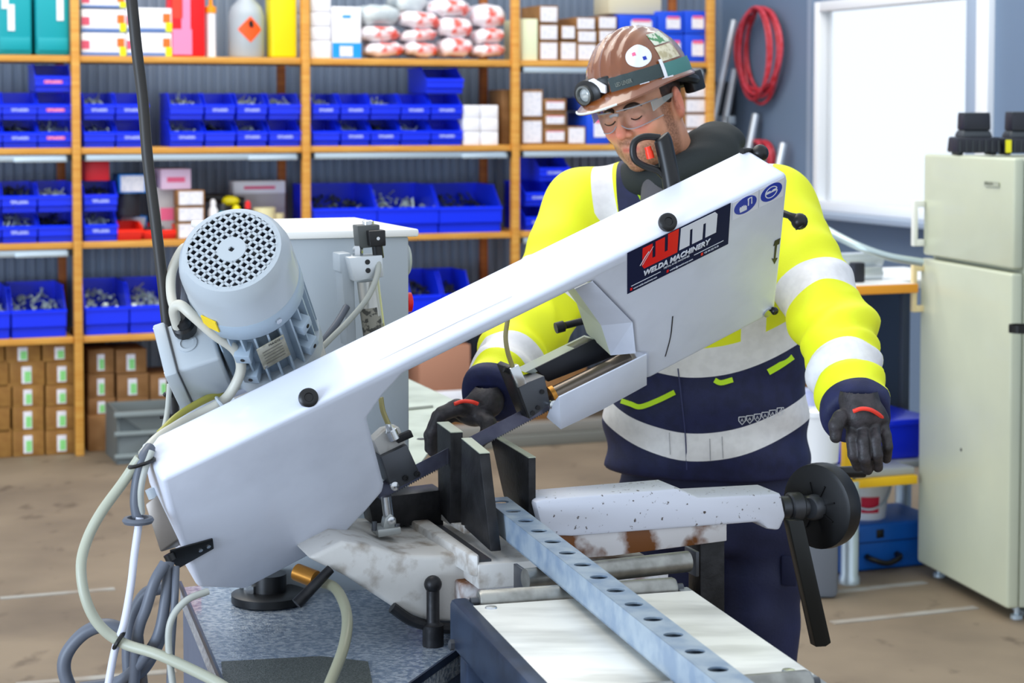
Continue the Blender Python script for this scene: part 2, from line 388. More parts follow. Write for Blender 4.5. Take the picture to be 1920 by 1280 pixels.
# ------------------------------------------------------------------ cartons
M_card = mat('cardboard', (.60, .43, .26), .7, noise=((.53, .37, .20), 12, .4, .65)); M_cardd = mat('cardboard_yellow', (.62, .45, .21), .7, noise=((.54, .37, .16), 14, .4, .65))
M_white = mat('white_card', (.95, .95, .97), .55); M_bluec = mat('blue_card', (.08, .30, .85), .5); M_yel = mat('pale_card', (.93, .95, .80), .55)
M_lab = mat('white_label', (.93, .92, .94), .6, noise=((.86, .86, .9), 60, .5, .6)); M_grn = mat('green_label', (.55, .86, .52), .6); M_pk = mat('pink_mark', (.93, .40, .55), .6)
def carton(px0, px1, y0, y1, label, m=M_card, t=.03, d=.28, lab=None, group=None, z0=None, cat='box', name='carton', tape=False, py=None, lm=None):
    """a box whose front fills the photo rectangle (px0..px1, y0..y1) on the plane t behind the shelf front"""
    ym = py or (y0+y1)/2
    s0, s1 = SH(px0, ym, t)[0], SH(px1, ym, t)[0]; zt = SH(px0, y0, t)[1]; zb = SH(px0, y1, t)[1] if z0 is None else z0
    o = thing(name, label, cat, SW((s0+s1)/2, t+d/2, zb), group)
    b = MB(); b.prism([SW(s0, t, zb), SW(s1, t, zb), SW(s1, t+d, zb), SW(s0, t+d, zb)], UP*(zt-zb)); b.build('body', m, o, bevel=.003)
    w_, h_ = s1-s0, zt-zb
    def patch(nm, u0, u1, v0, v1, mm, e=.0015):
        q = MB(); q.prism([SW(s0+w_*u0, t-e, zb+h_*v0), SW(s0+w_*u1, t-e, zb+h_*v0), SW(s0+w_*u1, t-e, zb+h_*v1), SW(s0+w_*u0, t-e, zb+h_*v1)], BK*e); q.build(nm, mm, o, smooth=False)
    if lab == 'big': patch('label_sheet', .07, .93, .08, .92, M_lab)
    if lab == 'red': patch('label_sheet', .10, .90, .22, .75, M_lab); patch('label_mark', .12, .88, .75, .80, M_pk)
    if lab == 'green': patch('label_sheet', .34, .62, .12, .80, M_lab); patch('label_mark', .42, .60, .18, .60, M_grn, .003)
    if lab == 'pinkhead': patch('label_sheet', .32, .86, .22, .72, M_lab); patch('label_mark', .36, .82, .66, .78, M_pk, .003)
    if lab == 'bluefoot': patch('label_sheet', 0, 1, 0, .30, mat('cyan_foot', (.10, .60, .92), .5)); patch('label_mark', .25, .70, .04, .24, M_lab, .003); patch('label_mark', .35, .65, .78, .84, mat('cyan_foot', (.1, .6, .92)))
    if lab == 'stripes': patch('label_sheet', 0, 1, 0, .16, mat('stripe_blue', (.38, .50, .72), .5)); patch('label_mark', .0, .18, .30, .66, mat('stripe_pink', (.85, .35, .45))); patch('label_mark', .80, .97, .40, .78, mat('stripe_orange', (.98, .45, .15))); patch('label_mark', .86, 1, .02, .40, mat('stripe_yellow', (.92, .92, .05)), .003)
    if lab == 'line': patch('label_mark', .2, .8, .35, .6, M_pk)
    return o
def floorz(): return 0.0
# floor boxes under the shelving, left bay
rows = [(645, 678), (679, 722), (723, 763), (763, 807), (808, 853)]
rw = [[(-70, 8), (11, 76), (80, 146)], [(-60, 16), (18, 84), (87, 147)], [(-60, 21), (24, 82), (86, 147)], [(-60, 19), (24, 82), (86, 147)], [(-60, 22), (24, 83), (86, 148)]]
zb = 0.0
zs = [0.0]
for (y0, y1) in rows[::-1]: zs.append(SH(80, y0, .06)[1])
for r in range(5):
    k = 4-r
    for c, (x0, x1) in enumerate(rw[k]):
        carton(x0, x1, rows[k][0], rows[k][1], f'cardboard carton with green label, {ORD[r]} layer from floor, {["left", "middle", "right"][c]} column, left bay', m=M_cardd, t=.06, d=.34, lab='green', group='green-labelled cartons under the shelving, left bay', z0=zs[r]+(.0008 if r else .0005), py=(rows[k][0]+rows[k][1])/2)
# second bay floor boxes
bx2 = [((166, 214), 656, 700, 3), ((218, 275), 656, 700, 3), ((166, 214), 702, 746, 2), ((220, 279), 702, 746, 2), ((282, 330), 702, 746, 2), ((166, 216), 747, 779, 1), ((220, 279), 747, 779, 1), ((282, 330), 747, 779, 1)]
names2 = ['top left', 'top right', 'second layer left', 'second layer middle', 'second layer right', 'third layer left', 'third layer middle', 'third layer right']
for ((x0, x1), y0, y1, lv), nm in zip(bx2, names2):
    carton(x0, x1, y0, y1+1, f'brown carton with green label, {nm}, behind the grey crate', t=.10, d=.28, lab='green', group='green-labelled cartons in the second bay')
carton(166, 218, 780, 853, 'plain tall brown carton on the floor beside the grey crate', t=.08, d=.3, z0=.0005)
def bigbox(px0, px1, y0, y1, t, d, label, m, name='carton', cat='box', lab=None): return carton(px0, px1, y0, y1, label, m=m, t=t, d=d, name=name, cat=cat, lab=lab)
carton(282, 332, 779, 800, 'low brown carton hidden behind the grey crate', t=.12, d=.25, z0=.0005)
carton(222, 280, 779, 800, 'flat brown carton carrying the stack behind the grey crate', t=.12, d=.25, z0=.0005)
# grey crate
M_greyp = mat('grey_plastic', (.42, .45, .45), .5); M_greyl = mat('grey_plastic_light', (.52, .56, .56), .5)
s0, s1 = SH(219, 820, -.30)[0], SH(345, 820, -.30)[0]; zt = SH(230, 772, -.30)[1]
cr = thing('grey_crate', 'grey plastic crate with ribs on the floor in front of the cartons', 'crate', SW((s0+s1)/2, -.15, 0))
b = MB()
for q0, q1, t0, t1 in ((s0, s0+.012, -.30, .02), (s1-.012, s1, -.30, .02), (s0, s1, -.30, -.288), (s0, s1, .008, .02)):
    b.prism([SW(q0, t0, .0), SW(q1, t0, .0), SW(q1, t1, .0), SW(q0, t1, .0)], UP*zt)
b.prism([SW(s0, -.30, 0), SW(s1, -.30, 0), SW(s1, .02, 0), SW(s0, .02, 0)], UP*.012); b.build('tub', M_greyp, cr, bevel=.002)
for zz, hh in ((zt-.022, .022), (zt*.55, .018), (zt*.12, .018)):
    b = MB(); b.prism([SW(s0-.012, -.318, zz), SW(s1+.012, -.318, zz), SW(s1+.012, -.30, zz), SW(s0-.012, -.30, zz)], UP*hh); b.build('rim', M_greyl, cr, bevel=.003)
# top shelf, left bay: teal cases
M_teal = mat('teal_plastic', (.02, .62, .66), .45)
for (x0, x1), nm in (((-4, 61), 'left'), ((68, 132), 'right')):
    s0, s1 = SH(x0, 60)[0], SH(x1, 60)[0]; z0 = L['a']; zt = z0+.34
    o = thing('tool_case', f'teal plastic tool case with white stripes, {nm} of two on the top shelf', 'tool case', SW((s0+s1)/2, .15, z0), 'teal tool cases')
    b = MB(); b.prism([SW(s0, .02, z0), SW(s1, .02, z0), SW(s1, .32, z0), SW(s0, .32, z0)], UP*(zt-z0)); b.build('body', M_teal, o, bevel=.015, bseg=3)
    b = MB(); b.prism([SW(s0+.008, .012, z0+.02), SW(s1-.008, .012, z0+.02), SW(s1-.008, .02, z0+.02), SW(s0+.008, .02, z0+.02)], UP*.06); b.build('ridge', M_teal, o, bevel=.004)
    for du, z1 in ((.13, .21), (.30, .11)) if nm == 'left' else ((.62, .16),):
        q = MB(); q.prism([SW(s0+(s1-s0)*du, .016, z0+z1), SW(s0+(s1-s0)*(du+.2), .016, z0+z1), SW(s0+(s1-s0)*(du+.2), .022, z0+z1), SW(s0+(s1-s0)*du, .022, z0+z1)], UP*.12); q.build('stripe', M_white, o)
# top shelf, second bay
for (x0, x1, y0, y1), nm in (((153, 236, -14, 14), 'topmost, cut by the frame'), ((153, 236, 17, 60), 'left middle'), ((153, 236, 61, 104), 'left bottom'), ((238, 322, 14, 60), 'right middle'), ((238, 322, 61, 104), 'right bottom')):
    carton(x0, x1, y0, y1, f'striped white disc box, {nm} of the stack on the top shelf', m=M_white, lab='stripes', group='striped boxes on the top shelf', z0=(L['a'] if y1 == 104 else SH(x0, y1, .03)[1]+.001))
M_red = mat('red_plastic', (.93, .10, .12), .35); M_redl = mat('pink_print', (.98, .55, .72), .5)
def canister(name, label, cat, px0, px1, m, d=.13, neck=True, hgt=.36):
    s0, s1 = SH(px0, 60)[0], SH(px1, 60)[0]; z0 = L['a']; c = (s0+s1)/2
    o = thing(name, label, cat, SW(c, .1, z0)); b = MB(); w_ = s1-s0
    prof = [(s0, z0), (s1, z0), (s1, z0+hgt*.72), (s1-w_*.22, z0+hgt*.86), (s0+w_*.22, z0+hgt*.86), (s0, z0+hgt*.72)]
    b.prism([SW(a, .03, z) for a, z in prof], BK*d); b.build('body', m, o, bevel=.012, bseg=3)
    b = MB(); b.lathe(SW(c, .03+d/2, z0+hgt*.85), UP, [(w_*.2, 0), (w_*.2, .05)], 16); b.build('cap', M_white, o)
    return o, s0, s1, z0
o, s0, s1, z0 = canister('jerry_can', 'bright red rectangular canister on the top shelf', 'canister', 323, 388, M_red, hgt=.5)
for u0, u1, v0, v1, mm in ((.04, .34, .18, .30, mat('red_print', (.95, .25, .18), .5)), (.04, .60, .01, .13, M_redl), (.30, .56, .13, .30, M_redl)):
    q = MB(); q.prism([SW(s0+(s1-s0)*u0, .028, z0+v0), SW(s0+(s1-s0)*u1, .028, z0+v0), SW(s0+(s1-s0)*u1, .028, z0+v1), SW(s0+(s1-s0)*u0, .028, z0+v1)], BK*.002); q.build('print', mm, o, smooth=False)
s0 = SH(402, 60)[0]; o = thing('sealant_tube', 'slim white sealant tube with orange cap on the top shelf', 'tube', SW(s0, .08, L['a']))
b = MB(); b.lathe(SW(s0, .08, L['a']), UP, [(.024, 0), (.024, .21)], 16); b.build('cartridge', M_white, o)
b = MB(); b.lathe(SW(s0, .08, L['a']+.21), UP, [(.027, 0), (.027, .03), (.01, .035), (.008, .08)], 16); b.build('cap', mat('orange_cap', (.98, .62, .05)), o)
# grey solvent bottle with orange hazard diamond
s0, s1 = SH(440, 60)[0], SH(507, 60)[0]; c = (s0+s1)/2; z0 = L['a']; r = (s1-s0)/2
o = thing('solvent_bottle', 'grey round solvent bottle with orange hazard diamond on the top shelf', 'bottle', SW(c, .13, z0))
b = MB(); b.lathe(SW(c, .13, z0), UP, [(r*.93, 0), (r, .012), (r, .20), (r*.85, .245), (r*.4, .285), (r*.34, .34)], 28); b.build('body', mat('grey_bottle', (.66, .70, .73), .4), o)
b = MB(); b.lathe(SW(c, .13, z0+.335), UP, [(r*.4, 0), (r*.4, .04)], 20); b.build('cap', mat('dark_cap', (.2, .2, .22)), o)
q = MB(); dd = .063
for k in range(10): pass
pts = [(0, -dd), (dd, 0), (0, dd), (-dd, 0)]
def cyl(u, vv, rad=r+.0015): a = u/rad; return SW(c+rad*math.sin(a), .13-rad*math.cos(a), z0+.135+vv)
vs = []; fs = []
N = 12
for i in range(N+1):
    u = -dd+2*dd*i/N; hh = dd-abs(u); vs += [cyl(u, -hh), cyl(u, hh)]
for i in range(N): fs.append((2*i, 2*i+2, 2*i+3, 2*i+1))
q.add(vs, fs); q.build('hazard_diamond', mat('hazard_orange', (.98, .35, .10), .5), o)
q = MB(); q.add([cyl(*p, rad=r+.003) for p in ((-.004, .008), (.016, .010), (.012, .036), (.002, .046), (-.010, .030))], [(0, 1, 2, 3, 4)]); q.build('flame_mark', mat('black_mark', (.12, .06, .04)), o)
canister('jerry_can', 'bright yellow canister at the right end of the second bay', 'canister', 512, 560, mat('yellow_plastic', (.95, .87, .02), .4), hgt=.46)
# top shelf, third bay
for k, (y0, y1) in enumerate(((-8, 22), (23, 49), (50, 75), (76, 105))):
    carton(583, 620, y0, y1, f'small white box, {["top", "third", "second", "bottom"][k]} of four stacked beside the post, third bay', m=M_white, group='small white boxes in a stack of four', z0=(L['a'] if k == 3 else SH(583, y1, .03)[1]))
carton(623, 677, 12, 106, 'tall white box with cyan foot on the top shelf', m=M_white, lab='bluefoot', d=.2, z0=L['a'])
M_bag = mat('bag_print', (.96, .94, .96), .3, noise=((.94, .34, .28), 12, .55, .66), coat=.5, bump=.6, bscale=40, detail=2)
M_bagg = mat('clear_bag', (.84, .87, .87), .25, noise=((.72, .76, .78), 14, .4, .6), coat=.5, bump=.7, bscale=30)
def bag(px0, px1, y0, y1, label, m, t=.04, d=.24, tilt=0.):
    s0, s1 = SH(px0, y0)[0], SH(px1, y0)[0]; z1, z0 = SH(px0, y0)[1], SH(px0, y1)[1]; rnd = random.Random(int(px0*7+y0))
    b = MB(); nu, nv = 22, 12; vs = []; fs = []; cs, cz = (s0+s1)/2, (z0+z1)/2; a, h = (s1-s0)/2, (z1-z0)/2
    ph = rnd.uniform(0, 6)
    for i in range(nv+1):
        la = -math.pi/2+math.pi*i/nv
        for k in range(nu):
            lo = 2*math.pi*k/nu; ex = lambda x, p: math.copysign(abs(x)**p, x)
            x = ex(math.cos(lo), .55)*ex(math.cos(la), .45); y = ex(math.sin(lo), .55)*ex(math.cos(la), .45); z = ex(math.sin(la), .9)
            wv = 1+.07*math.sin(5*lo+ph)*math.cos(la)+.05*math.sin(9*lo+2*ph)
            zz = z*h*(1-.25*abs(x)**3)*(1+.06*math.sin(6*x+ph))
            vs.append(SW(cs+x*a*wv, t+d/2+y*d/2, cz+zz+x*a*tilt+.004*math.sin(11*x+ph)))
    for i in range(nv):
        for k in range(nu): fs.append((i*nu+k, i*nu+(k+1) % nu, (i+1)*nu+(k+1) % nu, (i+1)*nu+k))
    b.add(vs, fs)
    return tag(b.build('plastic_bag', m), label, 'bag', 'bags of red and white packing on the top shelf')
bags = [((694, 768, 76, 105), 'lowest bag, first column from the tall white box'), ((769, 832, 76, 105), 'lowest bag, second column'), ((833, 898, 68, 105), 'lowest bag, third column'), ((899, 958, 80, 105), 'lowest bag, beside the post'),
        ((682, 760, 44, 77), 'middle bag, first column from the tall white box'), ((764, 830, 51, 77), 'middle bag, second column'), ((831, 898, 28, 70), 'middle bag, third column'), ((899, 958, 50, 81), 'middle bag, beside the post'),
        ((760, 838, 18, 52), 'upper bag with orange patch, second column'), ((818, 892, -6, 29), 'topmost bag with dark red patch'), ((898, 960, 5, 51), 'upper bag leaning on the post')]
for q, lb in bags: bag(*q, f'red and white plastic {lb}' if not lb.startswith('upper') else f'red and white plastic {lb}', M_bag, tilt=random.Random(q[0]).uniform(-.10, .10))
bag(678, 760, 6, 46, 'pale grey clear plastic bag above the first column of red bags', M_bagg)
bag(758, 822, -22, 20, 'grey crumpled plastic bag at the top edge of the frame', M_bagg, t=.12)
# second shelf small boxes
for cx, (x0, x1) in enumerate(((869, 900), (902, 934))):
    for k, (y0, y1) in enumerate(((197, 222), (222, 246), (247, 272))):
        carton(x0, x1, y0, y1, f'small white box, {["top", "middle", "bottom"][k]} of {["left", "right"][cx]} column beside the double row of bins', m=M_white, group='small white boxes on the second shelf', d=.2, z0=(L['b'] if k == 2 else SH(x0, y1, .03)[1]))
# fourth bay
top4 = [((979, 1008, 35, 106), M_yel, None, 'tall pale yellow box at the left end of the fourth bay'), ((1011, 1047, 10, 43), M_card, 'big', 'white-labelled carton, top of three, fourth bay'), ((1011, 1047, 45, 76), M_card, 'big', 'white-labelled carton, middle of three, fourth bay'), ((1011, 1047, 77, 107), M_card, 'big', 'white-labelled carton, bottom of three, fourth bay'),
        ((1052, 1079, 47, 74), M_card, 'big', 'small carton standing on two left of the double column'), ((1050, 1081, 77, 107), M_card, 'big', 'small carton under another, left of the double column'), ((1080, 1117, 32, 56), M_card, 'big', 'carton, top left above the worker helmet'), ((1082, 1119, 57, 80), M_card, 'big', 'carton, middle left above the worker helmet'), ((1082, 1119, 81, 107), M_card, 'big', 'carton, lower left behind the helmet'),
        ((1121, 1157, 30, 55), M_card, 'big', 'carton, top right above the worker helmet'), ((1122, 1157, 56, 80), M_card, 'big', 'carton, middle right above the worker helmet'),
        ((1160, 1232, 27, 66), M_bluec, 'pinkhead', 'blue box partly behind the helmet, left of three'), ((1234, 1282, 21, 63), M_bluec, 'pinkhead', 'blue box, upper middle on the top shelf'), ((1284, 1325, 20, 63), M_bluec, 'pinkhead', 'blue box, upper right against the last post'), ((1236, 1282, 64, 106), M_bluec, 'pinkhead', 'blue box, lower middle on the top shelf'), ((1284, 1325, 64, 106), M_bluec, 'pinkhead', 'blue box, lower right against the last post')]
for q, m_, lb, nm in top4:
    carton(*q, nm, m=m_, lab=lb, d=.26, group='blue boxes on the top shelf' if m_ is M_bluec else 'cartons on the top shelf, fourth bay', z0=(L['a'] if q[3] >= 106 else SH(q[0], q[3], .03)[1]+.001))
carton(1121, 1157, 81, 107, 'carton, lower right hidden behind the helmet', lab='big', d=.26, z0=L['a'])
carton(1160, 1232, 67, 106, 'blue box hidden behind the helmet, carrying another', m=M_bluec, d=.26, z0=L['a'])
carton(1142, 1240, -16, 25, 'beige carton lying across the blue boxes at the top', m=mat('beige_card', (.82, .79, .68), .6), t=.08, d=.2, z0=SH(1160, 26, .03)[1]+.003)
sec4 = [((978, 1018, 168, 222), M_card, 'big', 'tall white-fronted carton, upper of two beside the post'), ((978, 1018, 223, 272), M_card, 'big', 'tall white-fronted carton, lower of two beside the post'), ((1020, 1062, 185, 211), M_card, 'red', 'brown carton with white label, top of three'), ((1020, 1062, 212, 238), M_card, 'red', 'brown carton with white label, middle of three'), ((1020, 1062, 239, 271), M_card, 'red', 'brown carton with white label, bottom of three'),
        ((1064, 1098, 237, 271), M_card, 'big', 'small white-fronted carton left of the blue box'), ((1100, 1142, 210, 271), M_bluec, 'pinkhead', 'blue box behind the worker glasses'),
        ((1284, 1324, 155, 184), M_card, 'big', 'white-fronted carton, top of the stack behind the ear'), ((1284, 1324, 185, 212), M_card, 'big', 'white-fronted carton, second of the stack behind the ear'), ((1284, 1324, 213, 241), M_card, 'big', 'white-fronted carton, third of the stack behind the ear'), ((1284, 1324, 242, 271), M_card, 'big', 'white-fronted carton, bottom of the stack behind the ear')]
for q, m_, lb, nm in sec4:
    carton(*q, nm, m=m_, lab=lb, d=.26, group='cartons on the second shelf, fourth bay', z0=(L['b'] if q[3] >= 271 else SH(q[0], q[3], .03)[1]+.001))
carton(1084, 1130, 182, 208, 'dark blue box lying on the blue box behind the helmet brim', m=mat('darkblue_card', (.06, .18, .50), .5), d=.2, t=.06, z0=SH(1100, 209, .03)[1]+.002)
carton(941, 955, 168, 272, 'brown carton edge beside the third post', t=.12, d=.2, z0=L['b'])
# third shelf, second bay
t3 = L['c']
carton(160, 205, 300, 330, 'red and white flat box on top of the blue bins', m=mat('red_card', (.80, .12, .18), .5), lab=None, t=.06, d=.18, z0=t3+2*hc+.002)
carton(223, 274, 327, 352, 'blue box with pale label, top of the pile on the third shelf', m=mat('sky_card', (.12, .50, .85), .5), lab='big', t=.10, d=.2, z0=t3+.22)
s0 = SH(249, 400)[0]; o = thing('paint_tin', 'dark grey paint tin standing on a blue box', 'tin', SW(s0, .18, t3+.105)); b = MB(); b.lathe(SW(s0, .18, t3+.105), UP, [(.064, 0), (.066, .004), (.066, .108), (.060, .112)], 24); b.build('drum', mat('tin_dark', (.24, .25, .28), .35, .4), o)
b = MB(); b.lathe(SW(s0, .18, t3+.217), UP, [(.062, 0), (.062, .003)], 24); b.build('lid', M_steel, o)
carton(224, 276, 405, 452, 'blue box with pale label under the paint tin', m=mat('sky_card', (.12, .5, .85)), lab='big', t=.235, d=.14, z0=t3)
carton(302, 358, 317, 352, 'pink and white printed box on the grey drill case', m=mat('pink_card', (.93, .80, .90), .5), lab='line', t=.10, d=.2, z0=t3+.235)
carton(292, 336, 352, 440, 'grey tool box with red edge behind the white boxes', m=mat('grey_card', (.72, .70, .70), .5), lab='line', t=.14, d=.2, z0=t3)
for k, (y0, y1) in enumerate(((357, 387), (388, 417), (418, 452))):
    carton(332, 384, y0, y1, f'white-fronted carton, {["top", "middle", "bottom"][k]} of three on the third shelf', lab='big', t=.035, d=.09, group='three white-fronted cartons on the third shelf', z0=(t3 if k == 2 else SH(332, y1, .035)[1]+.001))
carton(438, 535, 340, 362, 'long white box with red mark at the back of the third shelf', m=M_white, lab='line', t=.30, d=.1, z0=t3+.20)
carton(438, 535, 363, 452, 'grey carton at the back under the long white box', m=mat('grey_card', (.72, .7, .7)), t=.30, d=.1, z0=t3)
def can(px, r, h, label, m, mcap, t=.10, cap=.03):
    s_ = SH(px, 420)[0]; o = thing('spray_can', label, 'spray can', SW(s_, t, t3)); b = MB(); b.lathe(SW(s_, t, t3), UP, [(r, 0), (r, h), (r*.7, h+.015)], 18); b.build('can', m, o)
    b = MB(); b.lathe(SW(s_, t, t3+h+.013), UP, [(r*.62, 0), (r*.6, cap), (r*.3, cap+.012)], 14); b.build('cap', mcap, o)
can(408, .024, .13, 'slim white spray can beside the white cartons', M_white, M_white)
can(427, .024, .11, 'turquoise spray can behind the motor', mat('turq', (.1, .6, .7)), mat('dark_cap', (.2, .2, .22)))
can(452, .032, .10, 'silver spray can with yellow band behind the motor', mat('silver_can', (.8, .82, .8), .3, .6), mat('yellow_plastic', (.95, .87, .02)))
can(474, .022, .12, 'dark spray can with red cap behind the motor', mat('tin_dark', (.24, .25, .28)), M_red)
o = thing('angle_grinder', 'black and yellow power tool lying over the cans', 'power tool', W(430, 360, 9.1)); s_ = SH(400, 362)[0]
b = MB(); b.tube([SW(s_, .2, t3+.19), SW(s_+.06, .2, t3+.185), SW(s_+.13, .2, t3+.17), SW(s_+.19, .2, t3+.16)], [.018, .024, .026, .03], 12); b.build('body', mat('tool_black', (.09, .09, .1)), o)
b = MB(); b.ball(SW(s_+.12, .17, t3+.172), (.045, .02, .025)); b.build('shell', mat('yellow_plastic', (.95, .87, .02)), o)
b = MB(); b.lathe(SW(s_+.19, .2, t3), UP, [(.02, 0), (.018, .14)], 12); b.build('guard_stand', mat('tool_black', (.09, .09, .1)), o)
for k, (px, r) in enumerate(((505, .055), (530, .040))):
    s_ = SH(px, 400)[0]; o = tag(MB().lathe(SW(s_, .10+.03*k, t3), UP, [(r*.55, 0), (r, 0), (r, .14-.03*k), (r*.55, .14-.03*k), (r*.55, 0)], 24).build('tape_roll', mat('cream_tape', (.88, .85, .66), .4)), f'{["large", "small"][k]} cream tape roll behind the cabinet', 'tape roll', 'cream tape rolls')
# ================================================================== the band saw
MY = math.radians(19.0)
MA = V(math.cos(MY), math.sin(MY), 0); MBV = V(math.sin(MY), -math.cos(MY), 0)     # along the vice (right), along the feed (towards the camera)
BED = .90
O_ = at_z(937, 1030, BED)-MBV*.21
def mp(a, b_, z): return V(O_[0], O_[1], 0)+MA*a+MBV*b_+UP*z
def PBx(px, py, b0): return on_plane(px, py, mp(0, b0, 0), MBV)
def PAx(px, py, a0): return on_plane(px, py, mp(a0, 0, 0), MA)
AL = math.radians(23.6); PHI = math.radians(40)
BP = MA*math.cos(AL)+UP*math.sin(AL); BUP = -MA*math.sin(AL)+UP*math.cos(AL)
BQ = BUP*math.cos(PHI)+MBV*math.sin(PHI); BN = MBV*math.cos(PHI)-BUP*math.sin(PHI)
BT = -MBV*.118+BUP*.043                       # sheet thickness direction of the cover (back and a little up)
B0 = PBx(900, 606, .27)                       # a point of the cover's front-top edge
def BF(px, py, off=0.): return on_plane(px, py, B0+BN*off, BN)
TN = unit(np.cross(BP, BT));  TN = TN if TN[2] > 0 else -TN
def TF(px, py, off=0.): return on_plane(px, py, B0+TN*off, TN)
M_cover = mat('cover_paint', (.85, .87, .92), .42, noise=((.80, .82, .87), 9, .45, .75), coat=.15, detail=6)
M_coverc = mat('casting_paint', (.78, .77, .75), .5, noise=((.50, .44, .37), 24, .52, .74), bump=.1, bscale=120, detail=7)
M_blk = mat('black_metal', (.10, .10, .11), .42, .4, noise=((.16, .16, .17), 40, .4, .7), bump=.12, bscale=150)
M_blkp = mat('black_plastic', (.07, .07, .075), .38)
M_chrome = mat('bright_steel', (.78, .79, .80), .22, .95); M_brush = mat('steel_plate', (.92, .92, .89), .36, .2, noise=((.70, .70, .67), 4, .42, .72), space=(1, 4, 1))
M_zinc = mat('galvanised', (.62, .68, .73), .38, .30, noise=((.50, .58, .67), 28, .4, .65)); M_dsteel = mat('dark_steel', (.30, .31, .33), .4, .6)
M_bluest = mat('blue_steel', (.20, .26, .36), .35, .5, noise=((.12, .16, .24), 14, .4, .7)); M_rust = mat('rusty_paint', (.80, .79, .79), .5, noise=((.42, .24, .08), 11, .47, .56), detail=5)
M_brass = mat('brass', (.72, .50, .22), .35, .8); M_cab = mat('grey_cable', (.66, .67, .64), .45); M_cabd = mat('dark_cable', (.36, .38, .42), .45); M_cabk = mat('black_hose', (.17, .16, .15), .5)
M_hose = mat('clear_hose', (.62, .58, .36), .25, coat=.4); M_ink = mat('blue_ink', (.10, .28, .62), .6); M_inkf = mat('faded_ink', (.55, .57, .66), .6)
M_navy = mat('sticker_navy', (.07, .10, .24), .6, spec=.2); M_sred = mat('sticker_red', (.93, .07, .08), .35); M_swhite = mat('sticker_white', (.88, .89, .93), .4); M_sblue = mat('sign_blue', (.05, .20, .66), .35)
M_motor = mat('motor_paint', (.67, .70, .72), .38, coat=.2); M_motord = mat('motor_fins', (.60, .66, .71), .4); M_red2 = mat('trigger_red', (.93, .22, .10), .4)
saw = thing('band_saw', 'grey metal-cutting band saw with tilted arm and motor in the foreground', 'band saw', (*mp(0, 0, 0)[:2], 0))
def poly(f, pts, off=None): return [f(*p) if off is None else f(*p, off) for p in pts]
# --- arm cover
out = [(303, 899), (1476, 324), (1479, 340), (1461, 521), (1454, 586), (1372, 629), (1212, 713), (1212, 664), (1192, 662), (1186, 604), (1112, 528), (1071, 547), (900, 631), (757, 702), (720, 742), (690, 784), (722, 908), (720, 922), (690, 957), (648, 1001), (577, 1045), (461, 1106), (372, 1103), (320, 971)]
b = MB(); fr = poly(BF, out); bk = []
for i, p in enumerate(fr):
    bk.append(p+BT*(1.0 if i != 0 else .93))
n = len(fr); b.add(fr+bk, [tuple(range(n))[::-1], tuple(range(n, 2*n))]+[(i, (i+1) % n, n+(i+1) % n, n+i) for i in range(n)])
cover = b.build('arm_cover', M_cover, saw, bevel=.009, bseg=3, angle=30)
# deflector facets beside the opening
d1 = [BF(1112, 528, .0005), BF(1186, 604, .0005), BF(1192, 662, .0005)]; d2 = [BF(1079, 543, -.035), BF(1127, 610, -.045), BF(1145, 666, -.045)]
b = MB(); b.add(d1+d2+[p-BN*.002 for p in d1]+[p-BN*.002 for p in d2], [(0, 1, 4, 3), (1, 2, 5, 4), (6, 9, 10, 7), (7, 10, 11, 8), (0, 3, 9, 6), (2, 8, 11, 5)]); b.build('deflector', M_cover, cover, smooth=False)
b = MB(); d3 = [p+BT*.62-BN*.01 for p in d2]; b.add(d2+d3, [(0, 1, 4, 3), (1, 2, 5, 4)]); b.build('inner_wall', mat('jacket_bounce_tint', (.80, .82, .72), .5), cover, smooth=False)  # yellow-green tint puts the jacket's reflected light into the wall colour
# lower guard flap
b = MB(); b.prism(poly(BF, [(1048, 745), (1146, 697), (1213, 664), (1213, 722), (1130, 768), (1052, 805)], .004), -BN*.003); b.build('guard_flap', M_cover, cover, bevel=.001)
b = MB(); b.prism([BF(1048, 745, .003), BF(1052, 805, .003), BF(1026, 783, -.03), BF(1034, 762, -.03)], -BN*.002); b.build('guard_flap', M_cover, cover)
# lid seam, scratch, arrow
def strokes(f, pts, wd, off, name, m, par, sp=6):
    P = spline([f(*p) for p in pts], sp) if sp else [f(*p) for p in pts]
    N = TN if f is TF else BN; q = MB(); vs = []; fs = []
    for i, p in enumerate(P):
        tg = unit((P[min(i+1, len(P)-1)]-P[max(i-1, 0)])); sd = np.cross(tg, N)*wd/2
        vs += [p-sd+N*off, p+sd+N*off]
    for i in range(len(P)-1): fs.append((2*i, 2*i+2, 2*i+3, 2*i+1))
    q.add(vs, fs); return q.build(name, m, par, smooth=False)
strokes(TF, [(592, 736), (640, 712), (738, 663), (860, 603), (960, 556)], .0012, .0006, 'lid_seam', mat('seam', (.60, .60, .62), .6), cover, 0)
strokes(BF, [(1261, 592), (1257, 630), (1247, 668)], .0022, .0008, 'pen_mark', M_blkp, cover)
b = MB(); b.prism(poly(BF, [(1453, 451), (1463, 446), (1461, 457), (1457, 459), (1454, 484), (1458, 483), (1452, 495), (1447, 484), (1451, 485), (1453, 460), (1450, 461)], .0004), BN*.0004); b.build('arrow_mark', M_blkp, cover, smooth=False)
